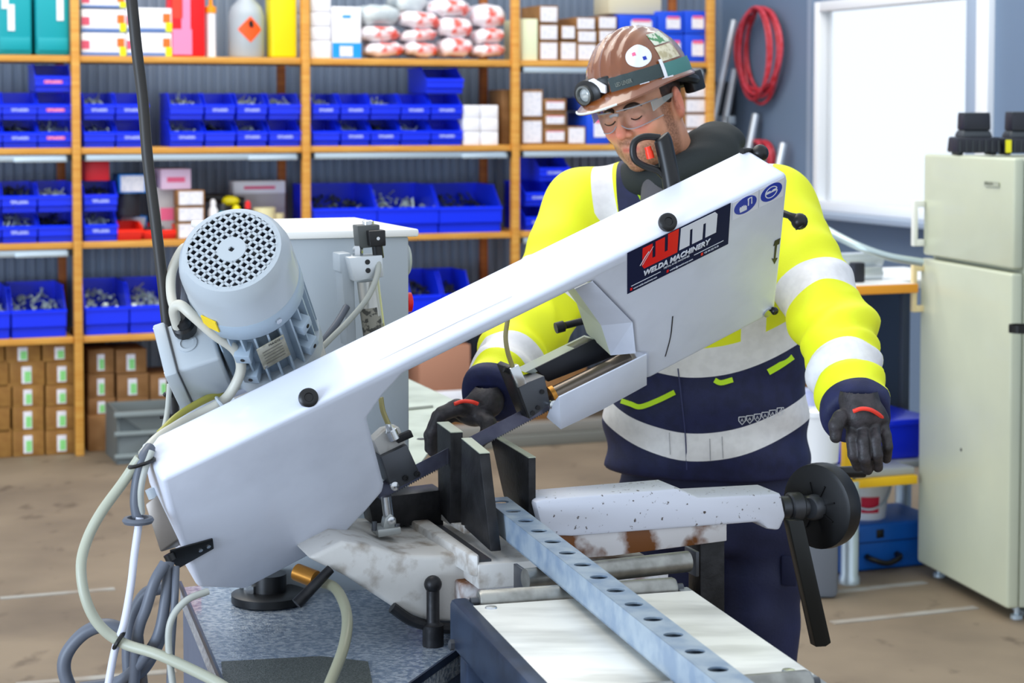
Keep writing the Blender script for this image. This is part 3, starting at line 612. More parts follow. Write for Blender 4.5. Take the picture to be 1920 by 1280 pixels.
# handwriting on the lid
for pts, m_, wd in [([(340, 818), (358, 812), (366, 811), (366, 823)], M_inkf, .0015), ([(396, 790), (388, 795), (381, 812), (386, 826), (401, 824), (408, 814), (400, 808), (386, 816)], M_inkf, .0015),
        ([(444, 768), (432, 777), (431, 790), (442, 798), (455, 790), (459, 777), (451, 768), (444, 768)], mat('ink_mid', (.38, .48, .70)), .002), ([(485, 757), (472, 771), (464, 766), (464, 758), (474, 754), (485, 759), (489, 772), (480, 782), (470, 787)], M_ink, .003),
        ([(500, 766), (494, 757), (498, 747), (512, 737), (518, 742), (513, 756)], M_ink, .003), ([(545, 727), (534, 733), (529, 728), (533, 720), (541, 718), (544, 729), (552, 736), (543, 741), (532, 749)], M_ink, .003),
        ([(556, 713), (563, 716), (568, 708), (565, 720), (563, 728)], M_ink, .0022), ([(584, 718), (592, 708), (598, 696), (594, 693)], M_ink, .0018), ([(598, 717), (614, 709), (606, 712), (598, 703)], M_ink, .0018)]:
    strokes(TF, pts, wd, .0008, 'handwriting', m_, cover, 6)
# nameplate sticker
stk = thing  # (alias kept out of use)
S00, S10, S11, S01 = (1176, 551), (1365, 457), (1370, 380), (1176, 474)
q00, q10, q01 = BF(*S00, .0006), BF(*S10, .0006), BF(*S01, .0006)
b = MB(); b.prism(poly(BF, [S00, S10, S11, S01], .0003), BN*.0005); sticker = b.build('name_sticker', M_navy, cover, smooth=False)
def SU(u, v, off=.0012):
    px = S00[0]+(S10[0]-S00[0])*u+((S01[0]+(S11[0]-S01[0])*u)-(S00[0]+(S10[0]-S00[0])*u))*v; py = S00[1]+(S10[1]-S00[1])*u+((S01[1]+(S11[1]-S01[1])*u)-(S00[1]+(S10[1]-S00[1])*u))*v
    return BF(px, py, off)
def spoly(pts, m, name, off=.0009): q = MB(); q.prism([SU(u, v, off) for u, v in pts], BN*.0004); return q.build(name, m, sticker, smooth=False)
spoly([(.165, .42), (.145, .50), (.150, .93), (.245, .93), (.245, .58), (.275, .58), (.275, .94), (.365, .94), (.365, .58), (.395, .58), (.395, .98), (.500, .98), (.490, .42)], M_sred, 'logo_letter')
spoly([(.510, .44), (.520, .96), (.850, .96), (.875, .88), (.870, .44), (.765, .44), (.765, .80), (.740, .80), (.735, .44), (.635, .44), (.635, .82), (.610, .82), (.610, .44)], M_swhite, 'logo_letter')
ux = unit(SU(1, .3)-SU(0, .3)); uy0 = SU(.5, 1)-SU(.5, 0); sh = np.dot(uy0, ux); uy = unit(uy0-ux*sh); wS = np.linalg.norm(SU(1, .3)-SU(0, .3)); hS = np.linalg.norm(uy0-ux*sh)
text_mesh('lettering', 'WELDA MACHINERY', M_swhite, sticker, SU(.155, .245), ux, uy, hS*.165, shear=.25, sx=wS*.70/(hS*.165*10.1), bold=.0004)
text_mesh('lettering', 'METAL AND MACHINES', M_swhite, sticker, SU(.36, .165), ux, uy, hS*.06, depth=.0003, sx=wS*.30/(hS*.06*12.6))
text_mesh('lettering', 'www.welda-machinery.com', M_swhite, sticker, SU(.06, .045), ux, uy, hS*.055, depth=.0003, sx=wS*.28/(hS*.055*13.5))
text_mesh('lettering', '+32 496 252 74 39', M_swhite, sticker, SU(.76, .05), ux, uy, hS*.06, depth=.0003, sx=wS*.18/(hS*.06*9.5))
text_mesh('lettering', 'welda@machinery.com', M_swhite, sticker, SU(.42, .045), ux, uy, hS*.055, depth=.0003, sx=wS*.28/(hS*.055*11.5))
for u0, u1 in ((.04, .33), (.66, .95)): spoly([(u0, .135), (u1, .135), (u1, .148), (u0, .148)], M_swhite, 'rule_line')
for u0 in (.03, .39, .73): spoly([(u0, .04), (u0+.02, .04), (u0+.02, .10), (u0, .10)], M_sred, 'print_dot')
strokes(BF, [(1199, 497), (1209, 480), (1216, 470)], .0022, .0018, 'scratch', M_swhite, cover, 3)
strokes(BF, [(1203, 496), (1224, 460)], .0012, .002, 'scratch', M_swhite, cover, 0)
# safety signs
def sign(c00, c10, c11, c01, glyph):
    b = MB(); b.prism(poly(BF, [c00, c10, c11, c01], .0003), BN*.0005); s_ = b.build('safety_sign', M_swhite, cover, smooth=False)
    def U(u, v, off=.0012):
        lo = (c00[0]+(c10[0]-c00[0])*u, c00[1]+(c10[1]-c00[1])*u); hi = (c01[0]+(c11[0]-c01[0])*u, c01[1]+(c11[1]-c01[1])*u)
        return BF(lo[0]+(hi[0]-lo[0])*v, lo[1]+(hi[1]-lo[1])*v, off)
    q = MB(); q.prism([U(.5+.44*math.cos(t), .52+.44*math.sin(t), .0009) for t in np.linspace(0, 2*math.pi, 29)[:-1]], BN*.0004); q.build('sign_disc', M_sblue, s_, smooth=False)
    for g in glyph:
        q = MB(); q.prism([U(u, v, .0014) for u, v in g], BN*.0003); q.build('pictogram', M_swhite, s_, smooth=False)
g1 = [[(.30, .22), (.56, .22), (.56, .42), (.50, .52), (.47, .46), (.45, .56), (.40, .48), (.38, .56), (.34, .48), (.30, .54), (.27, .42)]]
ring = [(.60, .40), (.60, .62), (.58, .78), (.64, .82), (.76, .80), (.77, .42), (.73, .42), (.73, .76), (.66, .77), (.64, .72), (.64, .40)]
sign((1373, 413), (1421, 390), (1422, 356), (1374, 380), g1+[ring])
head = [(.5+.26*math.cos(t), .52+.30*math.sin(t)) for t in np.linspace(.3, 2*math.pi-.3+.3, 20)]
hin = [(.5+.22*math.cos(t), .52+.26*math.sin(t)) for t in np.linspace(.3, 2*math.pi, 20)]
sign((1423, 389), (1468, 367), (1470, 332), (1424, 355), [head+hin[::-1], [(.26, .50), (.74, .50), (.72, .62), (.56, .62), (.5, .56), (.44, .62), (.28, .62)]])
# knobs on the cover
def knob(px, py, f, ax, r, name='clamp_knob', hgt=.02, par=None, lift=.0):
    c = f(px, py)+unit(ax)*lift; q = MB(); q.lathe(c, ax, [(r*.55, 0), (r*.6, hgt*.25), (r*.95, hgt*.35), (r, hgt*.55), (r*.95, hgt*.85), (r*.7, hgt), (r*.45, hgt), (r*.4, hgt*.9)], 24); return q.build(name, M_blkp, par or cover)
kn = unit(BQ*.45+BN*.6+TN*.35)
knob(577, 748, TF, kn, .0155); knob(1248, 420, TF, kn, .0155)
knob(1448, 578, BF, BN, .007, hgt=.012, name='cover_bolt')
b = MB(); b.lathe(BF(1440, 585), BN, [(.010, 0), (.010, .003)], 16); b.build('washer', M_chrome, cover)
# knob behind the right end and the tension lever
c = TF(1402, 290)+BT*.15; b = MB(); b.tube([c, W(1420, 284, c[1]+.02)], .006, 10); b.ball(W(1425, 287, c[1]+.01), .015); b.build('rear_knob', M_blkp, saw)
pr_ = BF(1470, 402)[1]+.05
b = MB(); b.tube([W(1462, 398, pr_+.02), W(1480, 404, pr_), W(1492, 410, pr_-.005), W(1503, 422, pr_-.005)], [.007, .006, .010, .013], 12); b.ball(W(1499, 415, pr_-.005), .0145); b.build('tension_lever', M_blkp, saw)
# trigger handle
yh = TF(1260, 345)[1]+.035
hd = None
b = MB(); P = spline([W(1262, 362, yh), W(1256, 325, yh), W(1249, 290, yh), W(1243, 264, yh), W(1238, 256, yh)], 5)
b.tube(P, [.0155]*(len(P)-3)+[.0155, .014, .010], 14); hd = b.build('trigger_handle', M_blkp, saw)
b = MB(); P = spline([W(1238, 258, yh), W(1212, 256, yh), W(1194, 262, yh), W(1187, 276, yh), W(1190, 298, yh), (W(1208, 311, yh)), W(1232, 319, yh), W(1246, 332, yh)], 5); b.tube(P, .0062, 10); b.build('trigger_guard', M_blkp, hd)
b = MB(); P = spline([W(1214, 275, yh), W(1217, 285, yh), W(1220, 297, yh)], 4); b.tube(P, [.006]*4+[.007]*3+[.007]*(len(P)-7), 10); b.build('trigger', M_red2, hd)
# --- blade, guides, guide beam
b = MB(); bl = [PBx(700, 911, 0), PBx(1120, 696, 0), PBx(1132, 713, 0), PBx(712, 936, 0)]; b.prism(bl, MBV*.0014); blade = b.build('saw_blade', mat('blade_steel', (.42, .43, .50), .28, .85, noise=((.32, .32, .40), 20, .4, .7)), saw, smooth=False)
q = MB(); p0, p1 = bl[3], bl[2]; d = unit(p1-p0); LN = np.linalg.norm(p1-p0); dn = unit(bl[3]-bl[0]); k = 0.
while k < LN-.004:
    q.prism([p0+d*k, p0+d*(k+.0042), p0+d*(k+.0008)+dn*.0028], MBV*.0014); k += .0045
q.build('teeth', M_dsteel, blade, smooth=False)
def block(name, pts, b0, th, m, par=saw, bev=.002):
    q = MB(); q.prism([PBx(*p, b0) for p in pts], -MBV*th); return q.build(name, m, par, bevel=bev)
g1_ = block('blade_guide', [(714, 857), (763, 833), (790, 893), (742, 917), (730, 905)], .035, .06, M_dsteel)
block('guide_clamp', [(700, 826), (722, 806), (748, 800), (762, 832), (714, 856)], .02, .035, M_coverc, g1_)
for c in ((760, 896), (782, 888)): q = MB(); q.lathe(PBx(*c, .035), MBV, [(.0052, 0), (.0052, .004), (.003, .004), (.003, .002)], 14); q.build('guide_bolt', M_blk, g1_)
q = MB(); q.lathe(PBx(737, 909, .03), MBV, [(.006, 0), (.0075, .004), (.0075, .012), (.004, .014)], 16); q.build('guide_roller', M_chrome, g1_)
q = MB(); q.box(PBx(757, 818, .03), unit(BP+MBV*.2)*.014, unit(BUP)*.006, MBV*.006); q.build('tap_lever', M_blk, g1_, bevel=.001)
q = MB(); q.tube(spline([PBx(714, 745, .03), PBx(718, 770, .03), PBx(728, 795, .03)], 5), .0045, 10); q.build('coolant_hose', M_hose, g1_)
q = MB(); q.lathe(PBx(728, 797, .03), PBx(745, 835, .03)-PBx(728, 797, .03), [(.004, -.004), (.005, 0), (.008, .008), (.010, .010), (.010, .026), (.007, .028)], 12); q.build('hose_fitting', M_chrome, g1_)
g2_ = block('blade_guide', [(970, 724), (1021, 704), (1032, 757), (993, 786)], .035, .06, M_dsteel)
block('guide_clamp', [(952, 690), (960, 684), (972, 722), (994, 785), (990, 783)], .036, .06, M_blk, g2_)
q = MB(); q.box(PBx(969, 704, .035), unit(BP)*.0085, unit(BUP)*.018, MBV*.0085); q.build('hose_fitting', M_chrome, g2_, bevel=.001)
q = MB(); q.tube([PBx(945, 692, .03), PBx(958, 698, .03)], .0055, 8); q.build('tap_lever', M_blk, g2_)
q = MB(); q.tube(spline([PBx(952, 598, .04), PBx(948, 630, .04), PBx(952, 660, .04), PBx(962, 690, .035)], 5), .0042, 10); q.build('coolant_hose', M_hose, g2_)
for c in ((1016, 734), (1008, 764), (998, 774)): q = MB(); q.lathe(PBx(*c, .035), MBV, [(.004, 0), (.004, .003)], 12); q.build('guide_bolt', M_blk, g2_)
q = MB(); q.lathe(PBx(1034, 757, .03), MBV, [(.007, 0), (.008, .004), (.008, .014), (.004, .016)], 16); q.build('guide_roller', M_chrome, g2_)
# guide beam and round rod into the right wheel box
b = MB(); b.prism([PBx(1003, 690, -.01), PBx(1112, 636, -.01), PBx(1160, 640, -.01), PBx(1160, 665, -.01), PBx(1028, 716, -.01), PBx(1012, 700, -.01)], -MBV*.045); b.build('guide_beam', mat('beam_black', (.10, .11, .14), .4, .3), saw, bevel=.002)
b = MB(); b.prism([PBx(985, 698, -.012), PBx(1115, 634, -.012), PBx(1118, 641, -.012), PBx(1000, 700, -.012)], -MBV*.05); b.build('guide_beam', mat('beam_top', (.55, .58, .56), .35, .5), saw)
b = MB(); b.tube([PBx(1040, 740, .02), PBx(1180, 672, .02)], .015, 18); b.build('guide_rod', mat('rod_steel', (.46, .42, .38), .25, .85), saw)
b = MB(); b.lathe(PBx(1034, 742, .02), unit(PBx(1180, 672, .02)-PBx(1040, 740, .02)), [(.012, -.002), (.018, -.002), (.018, .006), (.012, .006)], 20); b.build('rod_collar', M_brass, saw)
b = MB(); b.tube([PBx(1100, 600, -.06), PBx(1060, 610, -.06)], .0065, 10); b.tube([PBx(1057, 611, -.06), PBx(1042, 615, -.06)], .010, 10); b.build('guide_lock_lever', M_blk, saw)
# --- left side limit switch bracket
b = MB(); b.prism([BF(318, 1049, .001), BF(318, 1030, .001), BF(398, 1008, .001), BF(400, 1026, .001), BF(334, 1063, .001)], BN*.003); brk = b.build('switch_bracket', M_blkp, saw, bevel=.001)
for c in ((376, 1031), (391, 1024)): q = MB(); q.lathe(BF(*c, .004), BN, [(.0035, 0), (.0035, .0015)], 12); q.build('screw', M_chrome, brk)
ys = BF(320, 985)[1]+.05
b = MB(); b.prism([W(271, 945, ys), W(304, 920, ys), W(340, 1008, ys), W(300, 1036, ys)], V(.02, .035, 0)); sw_ = b.build('limit_switch', mat('switch_metal', (.50, .47, .44), .4, .5), saw, bevel=.003)
b = MB(); b.tube([W(290, 932, ys+.01), W(283, 915, ys+.01)], .010, 12); b.build('cable_gland', M_motor, sw_)
b = MB(); b.tube([W(316, 1038, ys-.01), W(322, 1050, ys-.01)], .009, 12); b.build('cable_gland', M_blkp, sw_)
# --- motor
mA = unit(V(-.10, -.77, .62)); yM = 2.93
fc = W(434, 467, yM)
m1 = V(-.9, 0, -.38); m1 = unit(m1-mA*np.dot(m1, mA)); m2 = np.cross(mA, m1)
R = .089
motor = MB().lathe(fc, -mA, [(.068, .055), (.072, .06), (.072, .25), (.068, .255)], 36, ref=m1).build('motor_body', M_motord, saw)
b = MB(); b.lathe(fc, -mA, [(.069, .0), (.077, .001), (R*.955, .014), (R, .030), (R, .118), (R*.96, .120), (R*.96, .030), (.069, .004), (.069, .0)], 48, ref=m1); cowl = b.build('fan_cowl', M_motor, motor)
b = MB(); b.lathe(fc, -mA, [(R*1.002, .082), (R*1.012, .083), (R*1.012, .118), (R*1.002, .119)], 48, ref=m1); b.build('cowl_band', M_motord, cowl)
b = MB(); g = .0118; rr = .0705
g1v = unit(m1*.8+m2*.6); g2v = np.cross(mA, g1v)
for u, v in ((g1v, g2v), (g2v, g1v)):
    k = -5.5
    while k <= 5.5:
        t = k*g
        if abs(t) < rr-.002:
            L_ = math.sqrt(rr*rr-t*t); b.box(fc+u*t-mA*.0012, u*.0021, v*L_, mA*.0012)
        k += 1
b.lathe(fc, -mA, [(.0225, -.0006), (.0225, .003), (.005, .003), (.005, -.0006), (.0225, -.0006)], 28, ref=m1)
b.build('fan_grille', M_motor, cowl, smooth=False)
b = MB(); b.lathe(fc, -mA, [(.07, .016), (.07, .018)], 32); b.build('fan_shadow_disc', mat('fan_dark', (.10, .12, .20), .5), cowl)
for k in range(7):
    a_ = 2*math.pi*k/7; u = m1*math.cos(a_)+m2*math.sin(a_); v = np.cross(mA, u); q = MB(); q.box(fc-mA*.011+u*.042, u*.026, v*.003, mA*.004); q.build('fan_blade', mat('fan_grey', (.30, .31, .33), .5), cowl)
b = MB(); b.lathe(fc, -mA, [(.016, .006), (.016, .014)], 16); b.build('fan_hub', mat('fan_grey', (.3, .31, .33)), cowl)
for k in range(26):
    a_ = 2*math.pi*k/26; u = m1*math.cos(a_)+m2*math.sin(a_); v = np.cross(mA, u)
    if np.dot(u, m1) > .86: continue
    q = MB(); q.box(fc-mA*.185+u*.079, u*.010, v*.0016, mA*.064); q.build('cooling_fin', M_motord, motor)
for sd, al_ in ((1, 200), (1, 232)):
    u = m1*math.cos(math.radians(al_))+m2*math.sin(math.radians(al_)); v = np.cross(mA, u)
# plate facing the camera on the fins
vd = unit(C0-fc); best = max(range(0, 360, 2), key=lambda d_: np.dot(m1*math.cos(math.radians(d_))+m2*math.sin(math.radians(d_)), vd+V(.12, 0, 0)))
u = m1*math.cos(math.radians(best))+m2*math.sin(math.radians(best)); v = np.cross(mA, u)
v = v if v[0] > 0 else -v
pc = on_plane(513, 660, fc+u*.092, u)
q = MB(); q.box(pc, v*.024, mA*.030, u*.0008); npl = q.build('rating_plate', mat('plate_alu', (.72, .70, .63), .35, .5, noise=((.62, .60, .52), 60, .4, .6)), motor, bevel=.0006)
text_mesh('lettering', 'MACO', M_blkp, npl, pc+u*.001+mA*.022-v*.004, v, mA, .007, depth=.0002)
for k in range(5): q = MB(); q.box(pc+u*.0012+mA*(.014-.008*k), v*.017, mA*.0008, u*.0002); q.build('print_line', mat('grey_print', (.40, .39, .36)), npl, smooth=False)
for c in ((-1, -1), (1, 1)): q = MB(); q.lathe(pc+v*.019*c[0]+mA*.025*c[1], u, [(.003, 0), (.003, .0016)], 10); q.build('rivet', M_chrome, npl)
# mounting lugs
for dd, k in ((34, .165), (34, .225), (-38, .165), (-38, .225)):
    uu = m1*math.cos(math.radians(best+dd))+m2*math.sin(math.radians(best+dd)); vv = np.cross(mA, uu); q = MB(); q.box(fc-mA*k+uu*.084, uu*.014, vv*.013, mA*.011); lg = q.build('mounting_lug', M_motord, motor, bevel=.002)
    q = MB(); q.lathe(fc-mA*k+uu*.098, uu, [(.0035, 0), (.0035, .0012)], 10); q.build('bolt_hole', M_blkp, lg)
b = MB(); b.lathe(fc, -mA, [(.080, .250), (.090, .252), (.090, .285), (.07, .29)], 36); b.build('motor_flange', M_motor, motor)
b = MB(); b.lathe(fc, -mA, [(.085, .285), (.085, .40), (.05, .41)], 28); b.build('gear_housing', M_coverc, motor)
for dd in (best+8, best+100): uu = m1*math.cos(math.radians(dd))+m2*math.sin(math.radians(dd)); q = MB(); q.lathe(fc-mA*.100+uu*R*1.01, uu, [(.005, 0), (.005, .003), (.002, .003)], 12); q.build('cowl_screw', M_chrome, motor)
uu = m1*math.cos(math.radians(best+62))+m2*math.sin(math.radians(best+62)); 
if uu[0] > 0: uu = m1*math.cos(math.radians(best-62))+m2*math.sin(math.radians(best-62))
vv = np.cross(mA, uu); q = MB(); q.box(fc-mA*.085+uu*(R*1.015), vv*.014, mA*.014, uu*.0012); q.build('warning_label', mat('label_yellow', (.93, .80, .10), .5), motor)
# terminal box
tcx = on_plane(374, 672, fc-mA*.2, unit(vd)); tb = thing
b = MB(); b.box(tcx, m1*.036, m2*.046, mA*.050); tbx = b.build('terminal_box', M_motor, motor, bevel=.006, bseg=3)
b = MB(); b.box(tcx+m1*.044, m1*.010, m2*.052, mA*.056); lidt = b.build('terminal_lid', M_motor, tbx, bevel=.004)
b = MB(); b.box(tcx+m1*.033, m1*.0015, m2*.047, mA*.051); b.build('gasket', mat('gasket_dark', (.25, .26, .28)), tbx)
for s1_, s2_ in ((1, 1), (1, -1), (-1, 1), (-1, -1)): q = MB(); q.lathe(tcx+m1*.052+m2*.044*s1_+mA*.048*s2_, m1, [(.006, 0), (.006, .002), (.003, .002)], 12); q.build('lid_screw', M_chrome, lidt)
q = MB(); q.lathe(tcx+mA*.050+m1*.008-m2*.0, mA, [(.016, 0), (.016, .002), (.011, .003), (.011, .001)], 20); q.build('blind_plug', M_motor, tbx)
gl = W(345, 612, (tcx+mA*.05)[1])
q = MB(); q.lathe(gl-mA*.010, mA, [(.019, 0), (.019, .016), (.015, .020), (.015, .034), (.010, .040)], 14); q.build('cable_gland', M_blkp, tbx)
# --- control cabinet behind
LID = PBx(786, 429, -.20)[2]
cF = .0
fl_, frt = PBx(432, 453, -.20), PBx(786, 429, -.20)
frt[2] = fl_[2] = LID
bkR = at_z(717, 396, LID); depthb = np.dot(frt-bkR, MBV); depthb = min(max(depthb, .12), .40)
cab = MB(); a0, a1 = np.dot(fl_-mp(0, 0, 0), MA), np.dot(frt-mp(0, 0, 0), MA); b0 = -.20
cab.prism([mp(a0+.012, b0-.012, .62), mp(a1-.016, b0-.012, .62), mp(a1-.016, b0-depthb, .62), mp(a0+.012, b0-depthb, .62)], UP*(LID-.014-.62)); cabo = cab.build('control_cabinet', M_motor, saw, bevel=.004)
q = MB(); q.prism([mp(a0, b0, LID-.014), mp(a1, b0, LID-.014), mp(a1-.012, b0-depthb-.01, LID-.014), mp(a0, b0-depthb-.01, LID-.014)], UP*.014); q.build('cabinet_lid', mat('lid_paint', (.93, .92, .89), .4), cabo, bevel=.004)
cr_ = mp(a1-.016, b0-.10, 0)
q = MB(); zc = W(778, 487, cr_[1])[2]; q.lathe(V(cr_[0], cr_[1], zc), MA, [(.030, 0), (.034, .004), (.034, .018), (.026, .024)], 24); q.build('socket_flange', M_motor, cabo)
zc = W(772, 562, cr_[1])[2]; q = MB(); q.lathe(V(cr_[0], cr_[1], zc)+MBV*.05, MA, [(.012, 0), (.018, .006), (.018, .014), (.006, .018)], 20); q.build('stop_button', M_red, cabo)
# --- hydraulic damper
b_h = -.10
def hb_(name, pts, th, m, par=None, bev=.002, bb=b_h): q = MB(); q.prism([PBx(*p, bb) for p in pts], -MBV*th); return q.build(name, m, par or saw, bevel=bev)
cyl_ = hb_('damper_bracket', [(636, 476), (658, 474), (664, 512), (668, 640), (652, 650), (641, 512), (637, 510)], .05, M_motor)
blk_ = hb_('damper_block', [(654, 483), (717, 478), (720, 519), (664, 528)], .05, mat('damper_alu', (.80, .82, .83), .35, .4), cyl_, bb=b_h+.03)
for c in ((689, 491), (690, 507)): q = MB(); q.lathe(PBx(*c, b_h+.03), MBV, [(.0045, 0), (.0045, .0012)], 12); q.build('port_hole', M_blkp, blk_)
q = MB(); q.tube([PBx(690, 526, b_h+.005), PBx(704, 640, b_h+.005)], .0195, 20); dt = q.build('damper_tube', mat('damper_tube', (.80, .80, .78), .3, .6), cyl_)
q = MB(); q.tube([PBx(695, 575, b_h+.005), PBx(703, 632, b_h+.005)], .0198, 20); q.build('print_band', mat('damper_print', (.58, .57, .52), .4, .3, noise=((.30, .30, .28), 90, .5, .56)), dt)
q = MB(); q.lathe(PBx(671, 476, b_h+.005), UP, [(.007, -.008), (.009, -.004), (.009, .010), (.006, .014)], 6); q.build('hex_fitting', M_chrome, cyl_)
sol = hb_('solenoid_coil', [(670, 423), (712, 421), (714, 462), (674, 466)], .035, mat('coil_grey', (.30, .31, .30), .5), cyl_, bb=b_h+.01)
hb_('solenoid_plug', [(692, 433), (723, 431), (724, 461), (695, 463)], .025, M_blkp, sol, bb=b_h+.03)
q = MB(); q.tube([PBx(707, 460, b_h+.018), PBx(710, 484, b_h+.018)], .0095, 12); q.build('plug_gland', M_blkp, sol)
q = MB(); q.lathe(PBx(709, 447, b_h+.031), MBV, [(.003, 0), (.003, .001)], 10); q.build('screw', M_chrome, sol)
q = MB(); q.lathe(PBx(690, 421, b_h-.005), UP, [(.010, -.004), (.010, .006), (.007, .008)], 10); q.build('coil_nut', M_chrome, sol)
q = MB(); q.tube(spline([PBx(711, 482, b_h+.02), PBx(706, 520, b_h+.04), PBx(688, 560, b_h+.05), PBx(655, 600, b_h+.05), PBx(625, 630, b_h+.05), PBx(605, 650, b_h+.05)], 6), .0052, 10); q.build('cable', M_cab, cyl_)
q = MB(); q.tube(spline([PBx(650, 575, b_h+.0), PBx(632, 605, b_h+.02), PBx(612, 632, b_h+.03), PBx(596, 655, b_h+.03)], 6), .0062, 10); q.build('cable', M_cabd, cyl_)
# --- swivel casting, damper foot
b = MB(); b.prism([PBx(*p, .16) for p in [(578, 1046), (641, 1014), (704, 1024), (746, 1039), (805, 1042), (861, 1039), (905, 1063), (915, 1165), (861, 1167), (799, 1165), (743, 1142), (648, 1080)]], -MBV*.30); cast = b.build('swivel_casting', M_coverc, saw, bevel=.008, bseg=3)
ctr = at_z(822, 1000, BED-.05); b = MB(); b.lathe(V(ctr[0], ctr[1], BED-.075), UP, [(.078, 0), (.075, .03), (.064, .062), (.048, .070)], 36, sx=1., sy=.8); b.build('casting_boss', M_coverc, cast)
b = MB(); b.prism([mp(-.075, -.10, BED-.035), mp(-.04, -.10, BED-.035), mp(-.04, .225, BED-.035), mp(-.045, .236, BED-.035), mp(-.055, .225, BED-.035)], UP*.034); b.build('bed_edge', M_coverc, cast, bevel=.004)
b = MB(); b.prism([mp(-.045, -.15, BED-.055), mp(.09, -.15, BED-.055), mp(.09, .238, BED-.055), mp(-.045, .238, BED-.055)], UP*.040); b.build('vice_bed', M_coverc, cast, bevel=.003)
b = MB(); b.prism([mp(-.042, -.12, BED-.0155), mp(-.018, -.12, BED-.0155), mp(-.018, .222, BED-.0155), mp(-.042, .222, BED-.0155)], UP*.004); b.build('bed_channel', M_dsteel, cast)
b = MB(); b.prism([mp(-.06, -.10, BED-.13), mp(.30, -.10, BED-.13), mp(.30, .20, BED-.13), mp(-.06, .20, BED-.13)], UP*.075); b.build('bed_pedestal', M_rust, cast, bevel=.004)
ft = MB(); pf = PBx(731, 998, .05)
ft.prism([PBx(*p, .06) for p in [(708, 993), (752, 988), (753, 1001), (710, 1008)]], -MBV*.05); foot = ft.build('damper_foot', mat('foot_zinc', (.62, .63, .62), .35, .5), saw, bevel=.002)
q = MB(); q.prism([PBx(*p, .05) for p in [(718, 992), (744, 990), (743, 972), (732, 962), (722, 972)]], -MBV*.02); q.build('foot_fork', mat('foot_zinc', (.62, .63, .62)), foot, bevel=.002)
q = MB(); q.lathe(PBx(733, 975, .05), MBV, [(.0065, 0), (.0065, .004), (.004, .005)], 14); q.build('foot_pin', M_chrome, foot)
q = MB(); q.tube([PBx(724, 930, .04), PBx(729, 970, .04)], .009, 14); q.build('damper_rod', M_chrome, foot)
for c in ((702, 978), (745, 982)): q = MB(); q.tube([PBx(c[0], c[1], .05), PBx(c[0], c[1]+16, .05)], .0045, 10); q.build('foot_bolt', M_dsteel, foot)
b = MB(); b.prism([PBx(*p, -.05) for p in [(690, 935), (830, 918), (832, 985), (700, 985)]], -MBV*.06); b.build('rear_stop', M_blk, saw, bevel=.002)
# --- vice jaws
M_jawtop = mat('jaw_ground_edge', (.72, .75, .68), .35, .5)
def jaw(pts, a0, th, m=M_blk):
    q = MB(); q.prism([PAx(*p, a0) for p in pts], MA*th); j = q.build('vice_jaw', m, saw, bevel=.0015)
    p, r = PAx(*pts[0], a0), PAx(*pts[1], a0); q = MB(); q.prism([p+UP*.0003, r+UP*.0003, r+UP*.0018, p+UP*.0018], MA*th*.98); q.build('jaw_edge', M_jawtop, j, smooth=False)
    return j
jaw([(819, 793), (845, 812), (843, 982), (822, 958)], -.022, .022)
jaw([(865, 823), (899, 851), (920, 1034), (864, 983)], -.018, .018)
jaw([(918, 815), (991, 859), (991, 1000), (944, 930)], .074, .013)
q = MB(); q.prism([PAx(820, 958, -.019), PAx(845, 980, -.019), PAx(870, 985, -.019), PAx(870, 1000, -.019), PAx(820, 970, -.019)], MA*.03); q.build('jaw_base', M_coverc, saw)
# --- vice slide, lower beam, screw, handwheel
b = MB(); top_ = [(1003, 941), (1017, 936), (1269, 915), (1311, 932), (1465, 924), (1474, 968), (1462, 995), (1440, 992), (1424, 979), (1073, 1006), (1019, 1004)]
b.prism([PBx(*p, .16) for p in top_], -MBV*.085); slide = b.build('vice_slide', mat('slide_paint', (.84, .85, .89), .42, noise=((.30, .26, .24), 110, .64, .70), detail=8), saw, bevel=.006)
b = MB(); b.prism([PBx(*p, .155) for p in [(1040, 1003), (1363, 976), (1363, 1014), (1150, 1042), (1040, 1050)]], -MBV*.07); b.build('lower_beam', M_rust, saw, bevel=.002)
b = MB(); b.prism([PBx(*p, .14) for p in [(1313, 1012), (1359, 1006), (1359, 1230), (1313, 1230)]], -MBV*.05); b.build('support_leg', M_blk, saw, bevel=.002)
hc_ = PBx(1545, 947, .115)
q = MB(); q.tube([PBx(1462, 951, .115), hc_], [.020, .018], 18); screw = q.build('vice_screw', M_dsteel, saw)
q = MB(); q.lathe(PBx(1478, 950, .115), MA, [(.022, 0), (.025, .003), (.025, .022), (.022, .025)], 20); q.build('screw_collar', M_dsteel, screw)
hx = unit(V(.74, .67, 0))
hub = PBx(1543, 947, .115); RH = .074
q = MB(); q.lathe(hub, hx, [(RH*.90, -.020), (RH, -.018), (RH*1.02, -.004), (RH*1.0, .012), (RH*.94, .015), (RH*.88, .012), (RH*.86, -.004), (RH*.3, -.012), (.014, -.014), (.014, -.02), (RH*.84, -.016)], 40); hw = q.build('handwheel', M_blkp, screw)
q = MB(); q.lathe(hub-hx*.004, -hx, [(.024, 0), (.022, .03), (.018, .034)], 20); q.build('wheel_hub', M_dsteel, hw)
for k in range(8):
    t = 2*math.pi*k/8+.3; e1 = unit(np.cross(hx, UP)); e2 = np.cross(e1, hx); dr = e1*math.cos(t)+e2*math.sin(t); q = MB(); q.box(hub-hx*.019+dr*.032, dr*.012, np.cross(hx, dr)*.0014, hx*.004); q.build('hub_rib', M_blkp, hw)
HB = hub+hx*.006+UP*.058; HE = W(1622, 884, hub[1]+.03)
q = MB(); q.tube([HB, HB*.9+HE*.1, HB*.3+HE*.7, HE*.97+HB*.03, HE], [.007, .009, .0105, .0105, .006], 14); q.build('crank_grip', M_blkp, hw)
